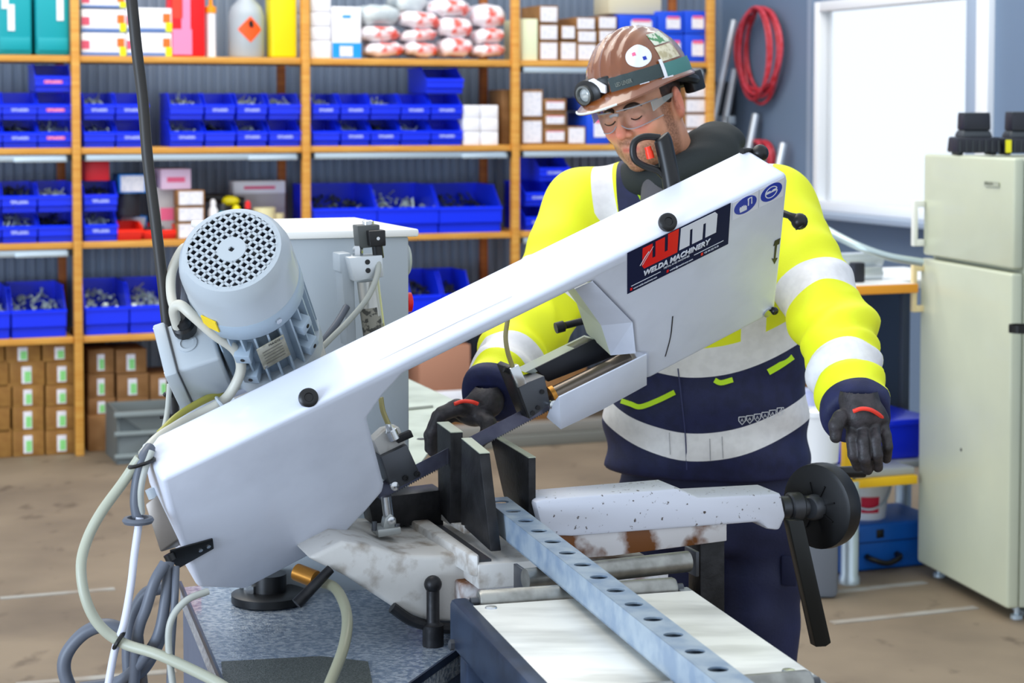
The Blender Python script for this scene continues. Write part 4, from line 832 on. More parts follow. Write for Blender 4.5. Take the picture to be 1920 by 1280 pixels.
q = MB(); q.prism([PBx(*p, .17) for p in [(1478, 975), (1507, 975), (1559, 1205), (1549, 1212), (1530, 1213)]], -MBV*.022); q.build('clamp_lever', mat('lever_black', (.09, .10, .10), .35, .3), screw, bevel=.002)
# --- stand and tray
TZ = .745
tr = [at_z(*p, TZ) for p in [(338, 1101), (560, 1080), (930, 1090), (925, 1175), (868, 1222)]]+[at_z(760, 1300, TZ), at_z(745, 1420, TZ), at_z(473, 1420, TZ)]
b = MB(); b.prism(tr, -UP*.03); tray = b.build('chip_tray', mat('wet_glitter_tray', (.76, .80, .84), .22, .45, noise=((.50, .57, .66), 120, .40, .60), bump=1., bscale=330, coat=.3, detail=8), saw, smooth=False)  # light and dark speckle in the colour stands in for glitter on the wet tray
b = MB(); 
for i in range(len(tr)):
    p, q_ = tr[i], tr[(i+1) % len(tr)]; d = unit(q_-p); n_ = np.cross(UP, d)*.002
    if i in (3, 4, 5, 7): b.prism([p-n_, q_-n_, q_+n_, p+n_], UP*.012)
b.build('tray_rim', M_bluest, tray)
ctr_ = sum(tr)/len(tr)
b = MB(); b.prism([ctr_+(p-ctr_)*.985-UP*.03 for p in tr], -UP*(TZ-.03)); b.build('stand', mat('stand_paint', (.30, .36, .46), .4, .3, noise=((.40, .46, .56), 40, .4, .65), space=(30, 30, .3)), saw, smooth=False)
b = MB(); b.prism([at_z(*p, TZ+.0005) for p in [(415, 1242), (600, 1232), (690, 1242), (700, 1290), (420, 1290)]], UP*.0022); b.build('mesh_screen', mat('mesh_metal', (.46, .48, .46), .35, .7, bump=1., bscale=420, noise=((.30, .32, .30), 320, .4, .6)), tray, smooth=False)
arc = spline([PBx(735, 1138, .168), PBx(770, 1162, .170), PBx(815, 1175, .172), PBx(862, 1178, .172), PBx(905, 1172, .17)], 6)
b = MB(); b.tube(arc, .009, 8); b.build('swivel_ring', M_blk, cast)
pz = at_z(505, 1128, TZ); b = MB(); b.lathe(pz, UP, [(.060, 0), (.066, .003), (.066, .016), (.056, .020), (.03, .020), (.03, .05)], 40); b.build('pivot_disc', M_blkp, saw)
b = MB(); b.lathe(at_z(470, 1110, TZ+.02), UP, [(.012, 0), (.012, .012), (.006, .014)], 6); b.build('pivot_bolt', M_chrome, saw)
yb = PBx(590, 1085, .14)[1]
b = MB(); b.tube([W(556, 1072, yb+.02), W(592, 1086, yb)], .014, 16); b.build('brass_fitting', M_brass, saw)
b = MB(); b.tube([W(620, 1066, yb-.02), W(556, 1132, yb-.05)], [.0075, .0095], 12); b.build('valve_lever', M_blk, saw)
b = MB(); P = spline([W(598, 1090, yb), W(630, 1104, yb-.03), W(650, 1150, yb-.12), W(645, 1210, yb-.22), W(615, 1290, yb-.32)], 7); b.tube(P, .0085, 12); b.build('coolant_pipe', mat('pipe_grey', (.55, .55, .46), .35), saw)
bz = at_z(812, 1210, TZ); zt_ = W(812, 1095, bz[1])[2]
b = MB(); b.lathe(V(bz[0], bz[1], TZ), UP, [(.017, 0), (.017, .034), (.0125, .036), (.0105, .040), (.0105, zt_-TZ)], 22); bs = b.build('clamp_post', M_blk, saw)
b = MB(); b.ball(V(bz[0], bz[1], zt_), .0145, 20); b.build('ball_knob', M_blk, bs)
# swarf tray on the far side
sz = BED-.16
b = MB(); pts = [at_z(*p, sz) for p in [(1318, 1140), (1372, 1118), (1486, 1178), (1400, 1205)]]
b.prism([mp(.20, .02, sz-.06), mp(.36, .02, sz-.06), mp(.36, .42, sz-.06), mp(.20, .42, sz-.06)], UP*.05); swt = b.build('swarf_tray', M_blk, saw, bevel=.002)
for q0, q1, r0, r1 in ((.35, .36, .02, .42), (.20, .36, .41, .42)): q = MB(); q.prism([mp(q0, r0, sz-.06), mp(q1, r0, sz-.06), mp(q1, r1, sz-.06), mp(q0, r1, sz-.06)], UP*.10); q.build('tray_wall', mat('tray_wall', (.26, .28, .28), .4, .4), swt)
q = MB(); rnd = random.Random(4)
for _ in range(420):
    c = mp(rnd.uniform(.21, .345), rnd.uniform(.03, .40), sz-.008+rnd.uniform(0, .012)); ax = unit(V(rnd.gauss(0, 1), rnd.gauss(0, 1), rnd.gauss(0, .6))); q.tube([c, c+ax*.006, c+ax*.008+UP*.004], .0012, 4)
o = q.build('swarf', mat('swarf_dark', (.22, .21, .20), .4, .7), swt, smooth=False); o['kind'] = 'stuff'
M_roll = mat('roller_steel', (.62, .62, .60), .38, .8, noise=((.52, .52, .50), 30, .4, .6))
# saw-side roller
q = MB(); q.tube([at_z(985, 1086, BED-.006), at_z(1290, 1052, BED-.006)], .0165, 20); rl = q.build('feed_roller', M_roll, saw)
for p in ((975, 1086), (1297, 1052)): c = at_z(*p, BED-.014); q = MB(); q.box(c, MA*.003, MBV*.022, UP*.020); q.build('roller_bracket', M_dsteel, rl, bevel=.001)
b = MB(); b.prism([mp(-.05, .35, BED-.30), mp(.19, .35, BED-.30), mp(.19, .02, BED-.30), mp(-.05, .02, BED-.30)], UP*.19); b.build('bed_support', M_blk, saw)
# outfeed plate behind the saw
b = MB(); b.prism([at_z(*p, BED-.02) for p in [(700, 850), (782, 880), (868, 760), (716, 690), (660, 760)]], UP*.004); of = b.build('outfeed_plate', mat('plate_green', (.78, .82, .76), .4, .2, noise=((.68, .72, .66), 10, .4, .7)), saw, smooth=False)
b = MB(); b.prism([at_z(*p, BED-.0155) for p in [(728, 768), (812, 760), (812, 764), (728, 773)]], UP*.001); b.build('plate_groove', mat('groove', (.40, .43, .38)), of, smooth=False)
b = MB(); b.lathe(at_z(790, 823, BED-.0158), UP, [(.010, 0), (.010, .001)], 16); b.build('plate_hole', M_blkp, of)
b = MB(); b.prism([mp(-.20, -.62, .0), mp(-.14, -.62, .0), mp(-.14, -.56, .0), mp(-.20, -.56, .0)], UP*(BED-.02)); b.build('outfeed_leg', M_bluest, saw)
# --- cables
def cable(pts, r, m, name='cable', par=None, n=7): q = MB(); q.tube(spline([W(*p) for p in pts], n), r, 10); return q.build(name, m, par or saw)
yc = 2.86
cable([(262, 858, yc), (230, 905, yc), (190, 960, yc-.02), (164, 1010, yc-.03), (152, 1060, yc-.05), (160, 1120, yc-.06), (185, 1170, yc-.06), (230, 1205, yc-.06), (300, 1228, yc-.08), (400, 1275, yc-.10), (470, 1320, yc-.12)], .0082, mat('cable_olive', (.66, .67, .60), .42))
cable([(282, 838, yc+.02), (268, 860, yc), (258, 900, yc), (254, 940, yc), (258, 970, yc)], .0085, M_cabd)
cable([(285, 845, yc), (272, 880, yc-.01), (264, 920, yc-.01), (266, 962, yc)], .005, M_cab)
cable([(262, 970, yc-.01), (252, 1040, yc-.02), (245, 1100, yc-.04), (232, 1170, yc-.06), (215, 1220, yc-.05), (200, 1300, yc-.05)], .0058, mat('cable_pale', (.80, .81, .86), .4))
cable([(310, 1055, yc-.04), (290, 1090, yc-.05), (274, 1140, yc-.05), (258, 1190, yc-.04), (250, 1300, yc-.02)], .0085, M_cabd)
cable([(316, 1055, yc-.02), (312, 1110, yc-.04), (300, 1180, yc-.05), (280, 1220, yc-.04), (240, 1265, yc-.02), (200, 1290, yc)], .0085, M_cabd)
cable([(330, 1062, yc-.03), (328, 1120, yc-.05), (322, 1200, yc-.05), (318, 1300, yc-.05)], .0055, M_cabd)
cable([(310, 1100, yc), (270, 1115, yc), (245, 1170, yc), (240, 1230, yc), (246, 1300, yc)], .0095, M_cabd)
cable([(390, 1108, yc-.05), (350, 1125, yc-.07), (322, 1160, yc-.08), (316, 1210, yc-.08), (326, 1300, yc-.08)], .0052, M_cab)
cable([(240, 1185, yc+.02), (200, 1172, yc+.02), (160, 1185, yc+.02), (128, 1220, yc+.02), (120, 1255, yc+.02), (135, 1300, yc+.02)], .0105, M_cabd)
cable([(318, 1150, yc+.02), (290, 1220, yc+.02), (262, 1260, yc+.02), (215, 1280, yc+.01), (150, 1290, yc+.0)], .0095, M_cabd)
cable([(275, 1110, yc+.03), (258, 1160, yc+.03), (262, 1230, yc+.03), (270, 1310, yc+.03)], .0085, mat('cable_brown', (.36, .34, .33), .5))
def ring_(px, py, Y, r, ax, m=M_blkp, th=.0032): 
    c = W(px, py, Y); ax = unit(ax); e1 = unit(np.cross(ax, V(.3, .2, 1))); e2 = np.cross(ax, e1); q = MB(); q.tube([c+e1*r*math.cos(t)+e2*r*math.sin(t) for t in np.linspace(0, 2*math.pi, 17)[:-1]], th, 6, closed=True); return q.build('cable_tie', m, saw)
ring_(266, 868, yc-.005, .019, V(-.3, 0, 1)); ring_(259, 975, yc-.005, .019, V(0, 0, 1), M_cabd, .005); ring_(223, 1200, yc-.06, .013, V(.8, 0, -.5))
# cables lying on the arm
yl = TF(400, 775)[1]+.09
cable([(268, 852, yl-.14), (300, 818, yl-.10), (360, 784, yl-.03), (412, 756, yl), (436, 730, yl+.01), (452, 690, yl+.0), (440, 655, yl-.02), (400, 625, yl-.05), (360, 590, yl-.06), (338, 572, yl-.05), (326, 580, yl-.04), (333, 612, yl-.01)], .0085, mat('cable_beige', (.76, .75, .70), .42))
cable([(300, 812, yl-.06), (340, 775, yl+.0), (400, 742, yl+.05), (470, 722, yl+.10), (530, 700, yl+.12)], .0062, mat('cable_yellow', (.66, .64, .30), .4))
cable([(310, 806, yl-.05), (380, 765, yl+.01), (450, 735, yl+.07), (520, 710, yl+.11)], .0045, mat('cable_pale', (.80, .81, .86)))
ring_(415, 757, yl, .0125, V(1, .2, .8), M_motor, .003)
cable([(338, 600, yl-.01), (322, 560, yl+.05), (322, 510, yl+.10), (340, 470, yl+.12), (352, 462, yl+.13)], .008, mat('cable_beige', (.76, .75, .7)))
cable([(340, 590, yl+.06), (345, 560, yl+.09), (348, 530, yl+.1), (350, 505, yl+.1)], .006, M_cabd)
cable([(318, 720, yl+.08), (314, 770, yl+.06), (306, 812, yl+.02)], .0045, M_cab)
# dark riser hose going up
ydh = 3.12
cable([(228, -180, ydh+.02), (247, 0, ydh), (256, 90, ydh), (268, 190, ydh), (277, 300, ydh), (292, 420, ydh), (306, 540, ydh), (314, 620, ydh), (322, 700, ydh), (327, 800, ydh), (330, 900, ydh)], .0092, M_cabk, 'riser_hose')
ring_(323, 739, ydh, .0115, UP, M_blkp, .004); ring_(322, 782, ydh, .0115, UP, M_blkp, .004)
for x0, x1, y in ((310, 343, 740), (300, 336, 782)): q = MB(); q.tube([W(x0, y, ydh-.012), W(x1, y-4, ydh-.012)], .003, 6); q.build('cable_tie', M_blkp, saw)
# ================================================================== roller table
FY = MY-math.radians(4.0); FA = V(math.cos(FY), math.sin(FY), 0); FB = V(math.sin(FY), -math.cos(FY), 0); BED2 = .912
O2 = V(O_[0], O_[1], 0)+MA*.0116+MBV*.217
def mf(a, b_, z): return O2+FA*a+FB*b_+UP*z
tab = thing('roller_table', 'steel roller conveyor table with cover plates in the right foreground', 'roller table', (*mf(.04, .8, 0)[:2], 0))
RZ = BED2-.0165
aL, aR = -.158, .202
bN = .262
def rail(a0, a1, b0_, b1_, z0, z1, m, name, bev=.003): q = MB(); q.prism([mf(a0, b0_, z0), mf(a1, b0_, z0), mf(a1, b1_, z0), mf(a0, b1_, z0)], UP*(z1-z0)); return q.build(name, m, tab, bevel=bev)
rail(aL, aL+.030, bN, 1.5, BED2-.085, BED2-.014, M_bluest, 'side_rail', .008); rail(aR-.02, aR, bN+.02, 1.5, BED2-.085, BED2-.016, mat('rail_grey', (.62, .64, .66), .35, .6), 'side_rail')
def roll(bb, a0=aL+.038, a1=aR-.022): q = MB(); q.tube([mf(a0, bb, RZ), mf(a0+.004, bb, RZ), mf(a1-.004, bb, RZ), mf(a1, bb, RZ)], [.0145, .0165, .0165, .0145], 24); r_ = q.build('roller', M_roll, tab); q = MB(); q.tube([mf(a0-.012, bb, RZ), mf(a1+.012, bb, RZ)], .007, 12); q.build('axle', M_dsteel, r_)
roll(.286); roll(.775); roll(1.26)
for c0, c1 in ((.312, .748), (.802, 1.235)):
    q = MB(); q.prism([mf(aL+.022, c0, BED2-.018), mf(aR-.004, c0, BED2-.018), mf(aR-.004, c1, BED2-.018), mf(aL+.022, c1, BED2-.018)], UP*.0035); pl = q.build('cover_plate', M_brush, tab, bevel=.001)
    for aa, bb in ((aL+.045, c0+.02), (aR-.03, c1-.02)): q = MB(); q.lathe(mf(aa, bb, BED2-.0145), UP, [(.009, 0), (.008, .002), (.003, .0025)], 16); q.build('plate_screw', M_chrome, pl)
rail(aL+.004, aL+.034, bN+.05, bN+.09, 0, BED2-.085, M_bluest, 'leg'); rail(aR-.04, aR-.005, bN+.20, bN+.24, 0, BED2-.085, M_bluest, 'leg'); rail(aL+.004, aL+.034, 1.42, 1.46, 0, BED2-.085, M_bluest, 'leg'); rail(aR-.04, aR-.005, 1.42, 1.46, 0, BED2-.085, M_bluest, 'leg')
rail(aL+.03, aR-.02, bN+.06, bN+.10, BED2-.20, BED2-.085, M_bluest, 'cross_member')
q = MB(); q.lathe(mf(aL, bN+.03, BED2-.075), -FA, [(.008, 0), (.008, .006), (.004, .008)], 6); q.build('frame_bolt', M_dsteel, tab)
# ================================================================== perforated square tube being cut
TS = .041; T0 = -.12-.03825; T1 = T0+.0765*21; zt0 = BED2
def hole_strip(P, ax, ln, pitch, wd, hr, start, b):   # plate strip with round holes
    pass
b = MB(); wl = .0025; ax = .0
b.prism([mf(ax, T0, zt0), mf(ax, T1, zt0), mf(ax, T1, zt0+TS-.0004), mf(ax, T0, zt0+TS-.0004)], FA*wl); b.prism([mf(ax+TS-wl, T0, zt0), mf(ax+TS-wl, T1, zt0), mf(ax+TS-wl, T1, zt0+TS-.0004), mf(ax+TS-wl, T0, zt0+TS-.0004)], FA*wl)
b.prism([mf(ax, T0, zt0), mf(ax+TS, T0, zt0), mf(ax+TS, T1, zt0), mf(ax, T1, zt0)], UP*wl)
PT = .0765; bb = T0; NH = 20; k = 0
zt1 = zt0+TS
while bb < T1-1e-6:
    e = min(bb+PT, T1); cb = bb+PT/2; hr = .0128; vs = []; 
    if e-bb > PT*.9:
        sq = []
        for i in range(NH):
            t = 2*math.pi*i/NH; cx, cy = math.cos(t), math.sin(t); sc = min(TS/2/max(abs(cx), 1e-6), PT/2/max(abs(cy), 1e-6)); sq.append((cx*sc, cy*sc))
        hol = [(hr*math.cos(2*math.pi*i/NH), hr*.85*math.sin(2*math.pi*i/NH)) for i in range(NH)]
        for z_ in (zt1, zt1-wl):
            vs += [mf(ax+TS/2+x, cb+y, z_) for x, y in sq]+[mf(ax+TS/2+x, cb+y, z_) for x, y in hol]
        # corners
        fs = []
        for i in range(NH):
            j = (i+1) % NH; fs += [(i, j, NH+j, NH+i), (2*NH+j, 2*NH+i, 3*NH+i, 3*NH+j), (NH+i, NH+j, 3*NH+j, 3*NH+i)]
        n0 = len(b.v); b.add(vs, fs)
        for (sx_, sy_) in ((1, 1), (1, -1), (-1, 1), (-1, -1)):   # corner fillers
            near = sorted(range(NH), key=lambda i: (sq[i][0]-sx_*TS/2)**2+(sq[i][1]-sy_*PT/2)**2)[:2]
            b.add([mf(ax+TS/2+sx_*TS/2, cb+sy_*PT/2, zt1), mf(ax+TS/2+sq[near[0]][0], cb+sq[near[0]][1], zt1), mf(ax+TS/2+sq[near[1]][0], cb+sq[near[1]][1], zt1)], [(0, 1, 2)])
    bb = e
tub = b.build('square_tube', M_zinc, smooth=False); tag(tub, 'perforated galvanised square tube clamped in the vice and lying on rollers', 'steel tube')
# ================================================================== modelling by distance fields (for the worker)
def surface_nets(f, lo, hi, h, steps=2):
    lo = np.asarray(lo, float); n = np.ceil((np.asarray(hi)-lo)/h).astype(int)+1
    ax = [lo[i]+h*np.arange(n[i]) for i in range(3)]
    D = np.empty(n, np.float32)
    yy, zz = np.meshgrid(ax[1], ax[2], indexing='ij')
    for i0 in range(0, n[0], 16):
        xs = ax[0][i0:i0+16]; P = np.empty((len(xs), n[1], n[2], 3)); P[..., 0] = xs[:, None, None]; P[..., 1] = yy; P[..., 2] = zz
        D[i0:i0+16] = f(P.reshape(-1, 3)).reshape(len(xs), n[1], n[2])
    S = D < 0; m = n-1
    cnt = np.zeros(m, np.int16); acc = np.zeros((*m, 3))
    offs = [(i, j, k) for i in (0, 1) for j in (0, 1) for k in (0, 1)]
    for a in offs:
        for d in range(3):
            if a[d]: continue
            b_ = list(a); b_[d] = 1
            sl = lambda o: tuple(slice(o[q], o[q]+m[q]) for q in range(3))
            d0, d1 = D[sl(a)], D[sl(b_)]; c = (S[sl(a)] != S[sl(b_)])
            t = np.where(c, d0/np.where(c, d0-d1, 1), 0)
            cnt += c
            for q in range(3): acc[..., q] += np.where(c, a[q]+(t if q == d else 0), 0)
    act = cnt > 0; idx = -np.ones(m, int); idx[act] = np.arange(act.sum())
    cell = np.argwhere(act); V_ = lo+(cell+acc[act]/cnt[act][:, None])*h
    F_ = []
    for d in range(3):
        e, g = (d+1) % 3, (d+2) % 3
        s0 = [slice(None)]*3; s1 = [slice(None)]*3; s0[d] = slice(0, -1); s1[d] = slice(1, None)
        A, B = S[tuple(s0)], S[tuple(s1)]; ed = np.argwhere(A != B)
        ed = ed[(ed[:, e] > 0) & (ed[:, g] > 0) & (ed[:, e] < m[e]) & (ed[:, g] < m[g])]
        ins = A[tuple(ed.T)]
        q = []
        for (u, v) in ((0, 0), (1, 0), (1, 1), (0, 1)):
            c = ed.copy(); c[:, e] -= u; c[:, g] -= v; q.append(idx[tuple(c.T)])
        q = np.stack(q, 1); q[ins] = q[ins][:, ::-1]
        F_.append(q)
    F_ = np.concatenate(F_)[:, ::-1]
    for _ in range(steps):
        e_ = h*.25; d0 = f(V_)
        G = np.stack([f(V_+np.eye(3)[q]*e_)-d0 for q in range(3)], 1)/e_
        V_ = V_-np.clip(d0, -h, h)[:, None]*G/np.maximum((G*G).sum(1), .2)[:, None]
    return V_, F_
def tri(F_): return np.concatenate([F_[:, [0, 1, 2]], F_[:, [0, 2, 3]]])
def split_by(V_, T, g):
    """cut triangles along g = 0; returns (V, triangles where g<0, triangles where g>=0)"""
    s = g < 0; k = s[T].sum(1); neg = T[k == 3]; pos = T[k == 0]; mix = T[(k == 1) | (k == 2)]
    V2 = list(V_); cache = {}; nn = []; pp = []
    def cut(i, j):
        key = (min(i, j), max(i, j))
        if key not in cache:
            t = g[i]/(g[i]-g[j]); cache[key] = len(V2); V2.append(V_[i]*(1-t)+V_[j]*t)
        return cache[key]
    for a, b_, c in mix:
        v = [a, b_, c]; sg = [s[x] for x in v]
        lone = 0 if sg[1] == sg[2] else (1 if sg[0] == sg[2] else 2)
        i, j, l = v[lone], v[(lone+1) % 3], v[(lone+2) % 3]; p, q = cut(i, j), cut(i, l)
        one, two = ([(i, p, q)], [(p, j, l), (p, l, q)])
        if s[i]: nn += one; pp += two
        else: pp += one; nn += two
    cat = lambda a, l: np.concatenate([a, np.array(l, int).reshape(-1, 3)])
    return np.array(V2), cat(neg, nn), cat(pos, pp)
def mesh_np(name, V_, T, m, parent, off=None, attrs=None):
    u, inv = np.unique(T, return_inverse=True); T = inv.reshape(T.shape); V_ = V_[u]
    me = bpy.data.meshes.new(name); loc = np.array(root_of(parent).location)
    me.from_pydata((V_-loc).tolist(), [], T.tolist()); me.materials.append(m)
    if attrs:
        for k, fn in attrs.items():
            at = me.attributes.new(k, 'FLOAT', 'POINT'); at.data.foreach_set('value', np.asarray(fn(V_), np.float32))
    me.shade_smooth(); o = bpy.data.objects.new(name, me); COL.objects.link(o); o.parent = parent
    return o
def cap(P, a, b_, ra, rb):
    a, b_ = np.asarray(a), np.asarray(b_); d = b_-a; t = np.clip(((P-a)@d)/(d@d), 0, 1)
    return np.linalg.norm(P-a-t[:, None]*d, axis=1)-(ra+(rb-ra)*t)
def ell(P, c, r):
    q = (P-np.asarray(c))/np.asarray(r); k0 = np.linalg.norm(q, axis=1); k1 = np.linalg.norm(q/np.asarray(r), axis=1)
    return k0*(k0-1)/np.maximum(k1, 1e-9)
def smin(a, b_, k): h_ = np.clip(.5+.5*(b_-a)/k, 0, 1); return b_*(1-h_)+a*h_-k*h_*(1-h_)
def smax(a, b_, k): return -smin(-a, -b_, k)
def chain(P, pts, rs, k=.008):
    d = None
    for i in range(len(pts)-1):
        c = cap(P, pts[i], pts[i+1], rs[i], rs[i+1]); d = c if d is None else smin(d, c, k)
    return d
def wob(P, s, seed=0):      # cheap smooth noise, -1..1
    r = np.random.RandomState(seed); o = np.zeros(len(P))
    for _ in range(5):
        k = r.normal(size=3)*s; o += np.sin(P@k+r.uniform(0, 6.28))
    return o/3.2
# ------------------------------------------------------------------ the worker
YP = 3.80
worker = thing('person', 'worker in yellow and navy work jacket and brown hard hat behind the saw', 'person', (*W(1335, 900, YP)[:2], 0))
M_skin = mat('skin', (.80, .56, .45), .45, noise=((.86, .58, .48), 30, .4, .65), spec=.35)
M_yelj = mat('jacket_yellow', (.95, .97, .12), .6, bump=.08, bscale=300); M_navyj = mat('jacket_navy', (.10, .12, .26), .65, noise=((.12, .14, .30), 40, .4, .6), bump=.1, bscale=300)
M_refl = mat('reflective_tape', (.95, .94, .94), .4, noise=((.92, .91, .91), 60, .4, .6)); M_hood = mat('hood_black', (.14, .16, .16), .8, bump=.15, bscale=400)
M_glove = mat('glove_black', (.16, .15, .155), .5, noise=((.24, .22, .23), 60, .4, .65), bump=.2, bscale=250); M_lime = mat('lime_trim', (.76, .92, .10), .55)
FV = V(-math.sin(math.radians(16)), -math.cos(math.radians(16)), 0); RV = V(-FV[1], FV[0], 0)
PEL = W(1338, 905, YP+.06); CH = W(1306, 470, YP); NK = W(1262, 318, YP-.04)
zH = [0.55, .86, W(1300, 890, YP)[2], W(1300, 700, YP)[2], W(1300, 520, YP)[2], W(1300, 400, YP)[2], W(1300, 335, YP)[2], W(1300, 290, YP)[2]]
cX = [1334, 1334, 1332, 1322, 1310, 1300, 1288, 1276]
hw = [.200, .205, .205, .200, .215, .215, .165, .075]; hdp = [.150, .152, .150, .145, .150, .135, .105, .065]
cxw = [W(x, 600, YP)[0] for x in cX]; cyw = [YP+.05, YP+.05, YP+.05, YP+.035, YP+.02, YP+.0, YP-.01, YP-.02]
def torso(P):
    z = P[:, 2]; ip = lambda a: np.interp(z, zH, a)
    dx = P[:, 0]-ip(cxw); dy = P[:, 1]-ip(cyw); x = dx*RV[0]+dy*RV[1]; y = dx*FV[0]+dy*FV[1]
    a, b_ = ip(hw), ip(hdp); k = (np.abs(x/a)**2.4+np.abs(y/b_)**2.4)**(1/2.4)
    return (k-1)*np.minimum(a, b_)*.9, x, y
# arms: shoulder, elbow, wrist
AL_ = [W(1446, 395, YP-.07), W(1562, 606, YP-.32), W(1612, 788, YP-.60)]     # arm on the photo's right
AR_ = [W(1098, 398, YP+.02), W(1010, 590, YP-.16), W(915, 748, YP-.40)]      # arm on the photo's left
def armco(P, J):
    ls = [np.linalg.norm(J[i+1]-J[i]) for i in range(2)]; best = None
    out = np.full(len(P), 1e9); tt = np.zeros(len(P)); acc = 0
    for i in range(2):
        d = J[i+1]-J[i]; t = ((P-J[i])@d)/(d@d); tc = np.clip(t, 0, 1); ds = np.linalg.norm(P-J[i]-tc[:, None]*d, axis=1)
        te = t if (i == 0 or i == 1) else tc
        te = np.where((i == 0) & (t > 1), 1, np.where((i == 1) & (t < 0), 0, t))
        u = ds < out; out = np.where(u, ds, out); tt = np.where(u, acc+te*ls[i], tt); acc += ls[i]
    return tt, out
LENL = sum(np.linalg.norm(AL_[i+1]-AL_[i]) for i in range(2)); LENR = sum(np.linalg.norm(AR_[i+1]-AR_[i]) for i in range(2))
def sleeve(P, J, seed, L_):
    d = chain(P, J, [.086, .069, .058], .03); t, _ = armco(P, J); u = t/L_
    fold = .0065*np.sin(P@(unit(J[1]-J[0])*70)+4.2*wob(P, 11, seed))*np.exp(-((u-.52)/.22)**2)+.006*np.sin(P@(unit(J[2]-J[1])*95)+4.5*wob(P, 12, seed+3))*np.exp(-((u-.80)/.14)**2)+.004*wob(P, 26, seed+5)+.0055*(np.abs(wob(P*V(1., 1., 1.6), 20, seed+8))-.4)*np.clip(u*3, 0, 1)
    end = (P-J[2])@unit(J[2]-J[1])
    return smax(d+fold, end+.006, .012)
HEM = W(1300, 905, YP-.1)[2]
def jacket(P):
    d, x, y = torso(P); d = d+.004*wob(P, 22, 11)+.005*np.sin(P[:, 2]*60+3*wob(P, 9, 4))*np.clip((W(1300, 640, YP)[2]-P[:, 2])*6, 0, 1)*.6
    d = smax(d, HEM-P[:, 2], .01); d = smax(d, P[:, 2]-W(1300, 308, YP)[2]-.10*np.abs(0), .02)
    sh = smin(cap(P, AL_[0], NK+V(.03, 0, -.05), .082, .07), cap(P, AR_[0], NK+V(-.06, .03, -.05), .080, .07), .03)
    d = smin(d, sh, .04)
    return smin(smin(d, sleeve(P, AL_, 21, LENL), .028), sleeve(P, AR_, 31, LENR), .028)
allp = np.array(AL_+AR_+[PEL, NK]); lo = allp.min(0)-.16; hi = allp.max(0)+.16; lo[2] = HEM-.03; hi[2] = W(1300, 280, YP)[2]
JV, JF = surface_nets(jacket, lo, hi, .0068, 1); JT = tri(JF)
from mathutils.bvhtree import BVHTree
JB = BVHTree.FromPolygons([tuple(v) for v in JV], [tuple(t) for t in JT.tolist()])
def on_jacket(px, py, off=.002):
    d = ray(px, py); r_ = JB.ray_cast(Vector(C0), Vector(unit(d)))
    if r_[0] is None: return W(px, py, YP-.12)
    n_ = np.array(r_[1]); 
    if n_@d > 0: n_ = -n_
    return np.array(r_[0])+n_*off
JN = 'jacket'
M_ = M_yelj
# field helpers
def zline(ya, yb, x0=1300): return W(x0, ya, YP-.12)[2], W(x0, yb, YP-.12)[2]
def is_arm(P):
    dt = torso(P)[0]; return np.minimum(sleeve_d(P, AL_), sleeve_d(P, AR_))-dt
def sleeve_d(P, J): return chain(P, J, [.086, .069, .058], .03)
def arm_only(P, J, t0): t, o_ = armco(P, J); return np.maximum(o_-.16, t0-t)
jacket_root = None
rest = JT; Vc = JV
parts = []
def carve(g, name, m, off=0.):
    global Vc, rest
    gv = g(Vc); Vc, a, rest_ = split_by(Vc, rest, gv); rest = rest_; parts.append((name, a, m, off)); 
def band(J, c, wdt, tilt=None): 
    def g(P):
        t, o_ = armco(P, J); return np.maximum(np.abs(t-c)-wdt, o_-.13)
    return g
def arm_t(J, px, py, Yg):
    p = W(px, py, Yg); return armco(p[None], J)[0][0]
uL = np.linalg.norm(AL_[1]-AL_[0]); uR = np.linalg.norm(AR_[1]-AR_[0])
def tpx(J, px, py):
    L_ = sum(np.linalg.norm(J[i+1]-J[i]) for i in range(2)); u0 = np.linalg.norm(J[1]-J[0])
    ts = np.linspace(0, L_, 200); pts_ = [J[0]+(J[1]-J[0])*t/u0 if t < u0 else J[1]+(J[2]-J[1])*(t-u0)/(L_-u0) for t in ts]
    return ts[min(range(200), key=lambda i: math.hypot(proj(pts_[i])[0]-px, proj(pts_[i])[1]-py))]
cL = tpx(AL_, 1610, 760)
carve(lambda P: np.maximum(cL-armco(P, AL_)[0], armco(P, AL_)[1]-.13), 'cuff', M_navyj)
carve(lambda P: np.maximum(LENR-.030-armco(P, AR_)[0], armco(P, AR_)[1]-.13), 'cuff', M_navyj)
carve(band(AL_, tpx(AL_, 1542, 556), .031), 'reflective_band', M_refl); carve(band(AL_, tpx(AL_, 1600, 702), .030), 'reflective_band', M_refl)
carve(band(AR_, uR*.78, .032), 'reflective_band', M_refl); carve(band(AR_, tpx(AR_, 945, 690), .031), 'reflective_band', M_refl)
def torso_only(P): 
    tl, ol = armco(P, AL_); tr_, orr = armco(P, AR_); dt = torso(P)[0]
    return np.maximum(np.where(tl > .06, (dt-.022)-(ol-.085)*.9, -1), np.where(tr_ > .06, (dt-.022)-(orr-.085)*.9, -1))
z1a, z1b = zline(645, 700); z2a, z2b = zline(806, 858)
def zs(P): return P[:, 2]-.056*np.minimum(np.abs(torso(P)[1])/.19, 1.3)**2+.010
carve(lambda P: np.maximum(np.maximum(zs(P)-z1a, z1b-zs(P)), torso_only(P)), 'reflective_band', M_refl)
carve(lambda P: np.maximum(np.maximum(zs(P)-z2a, z2b-zs(P)), torso_only(P)), 'reflective_band', M_refl)
carve(lambda P: np.maximum(zs(P)-z1b, torso_only(P)), 'jacket_lower', M_navyj)
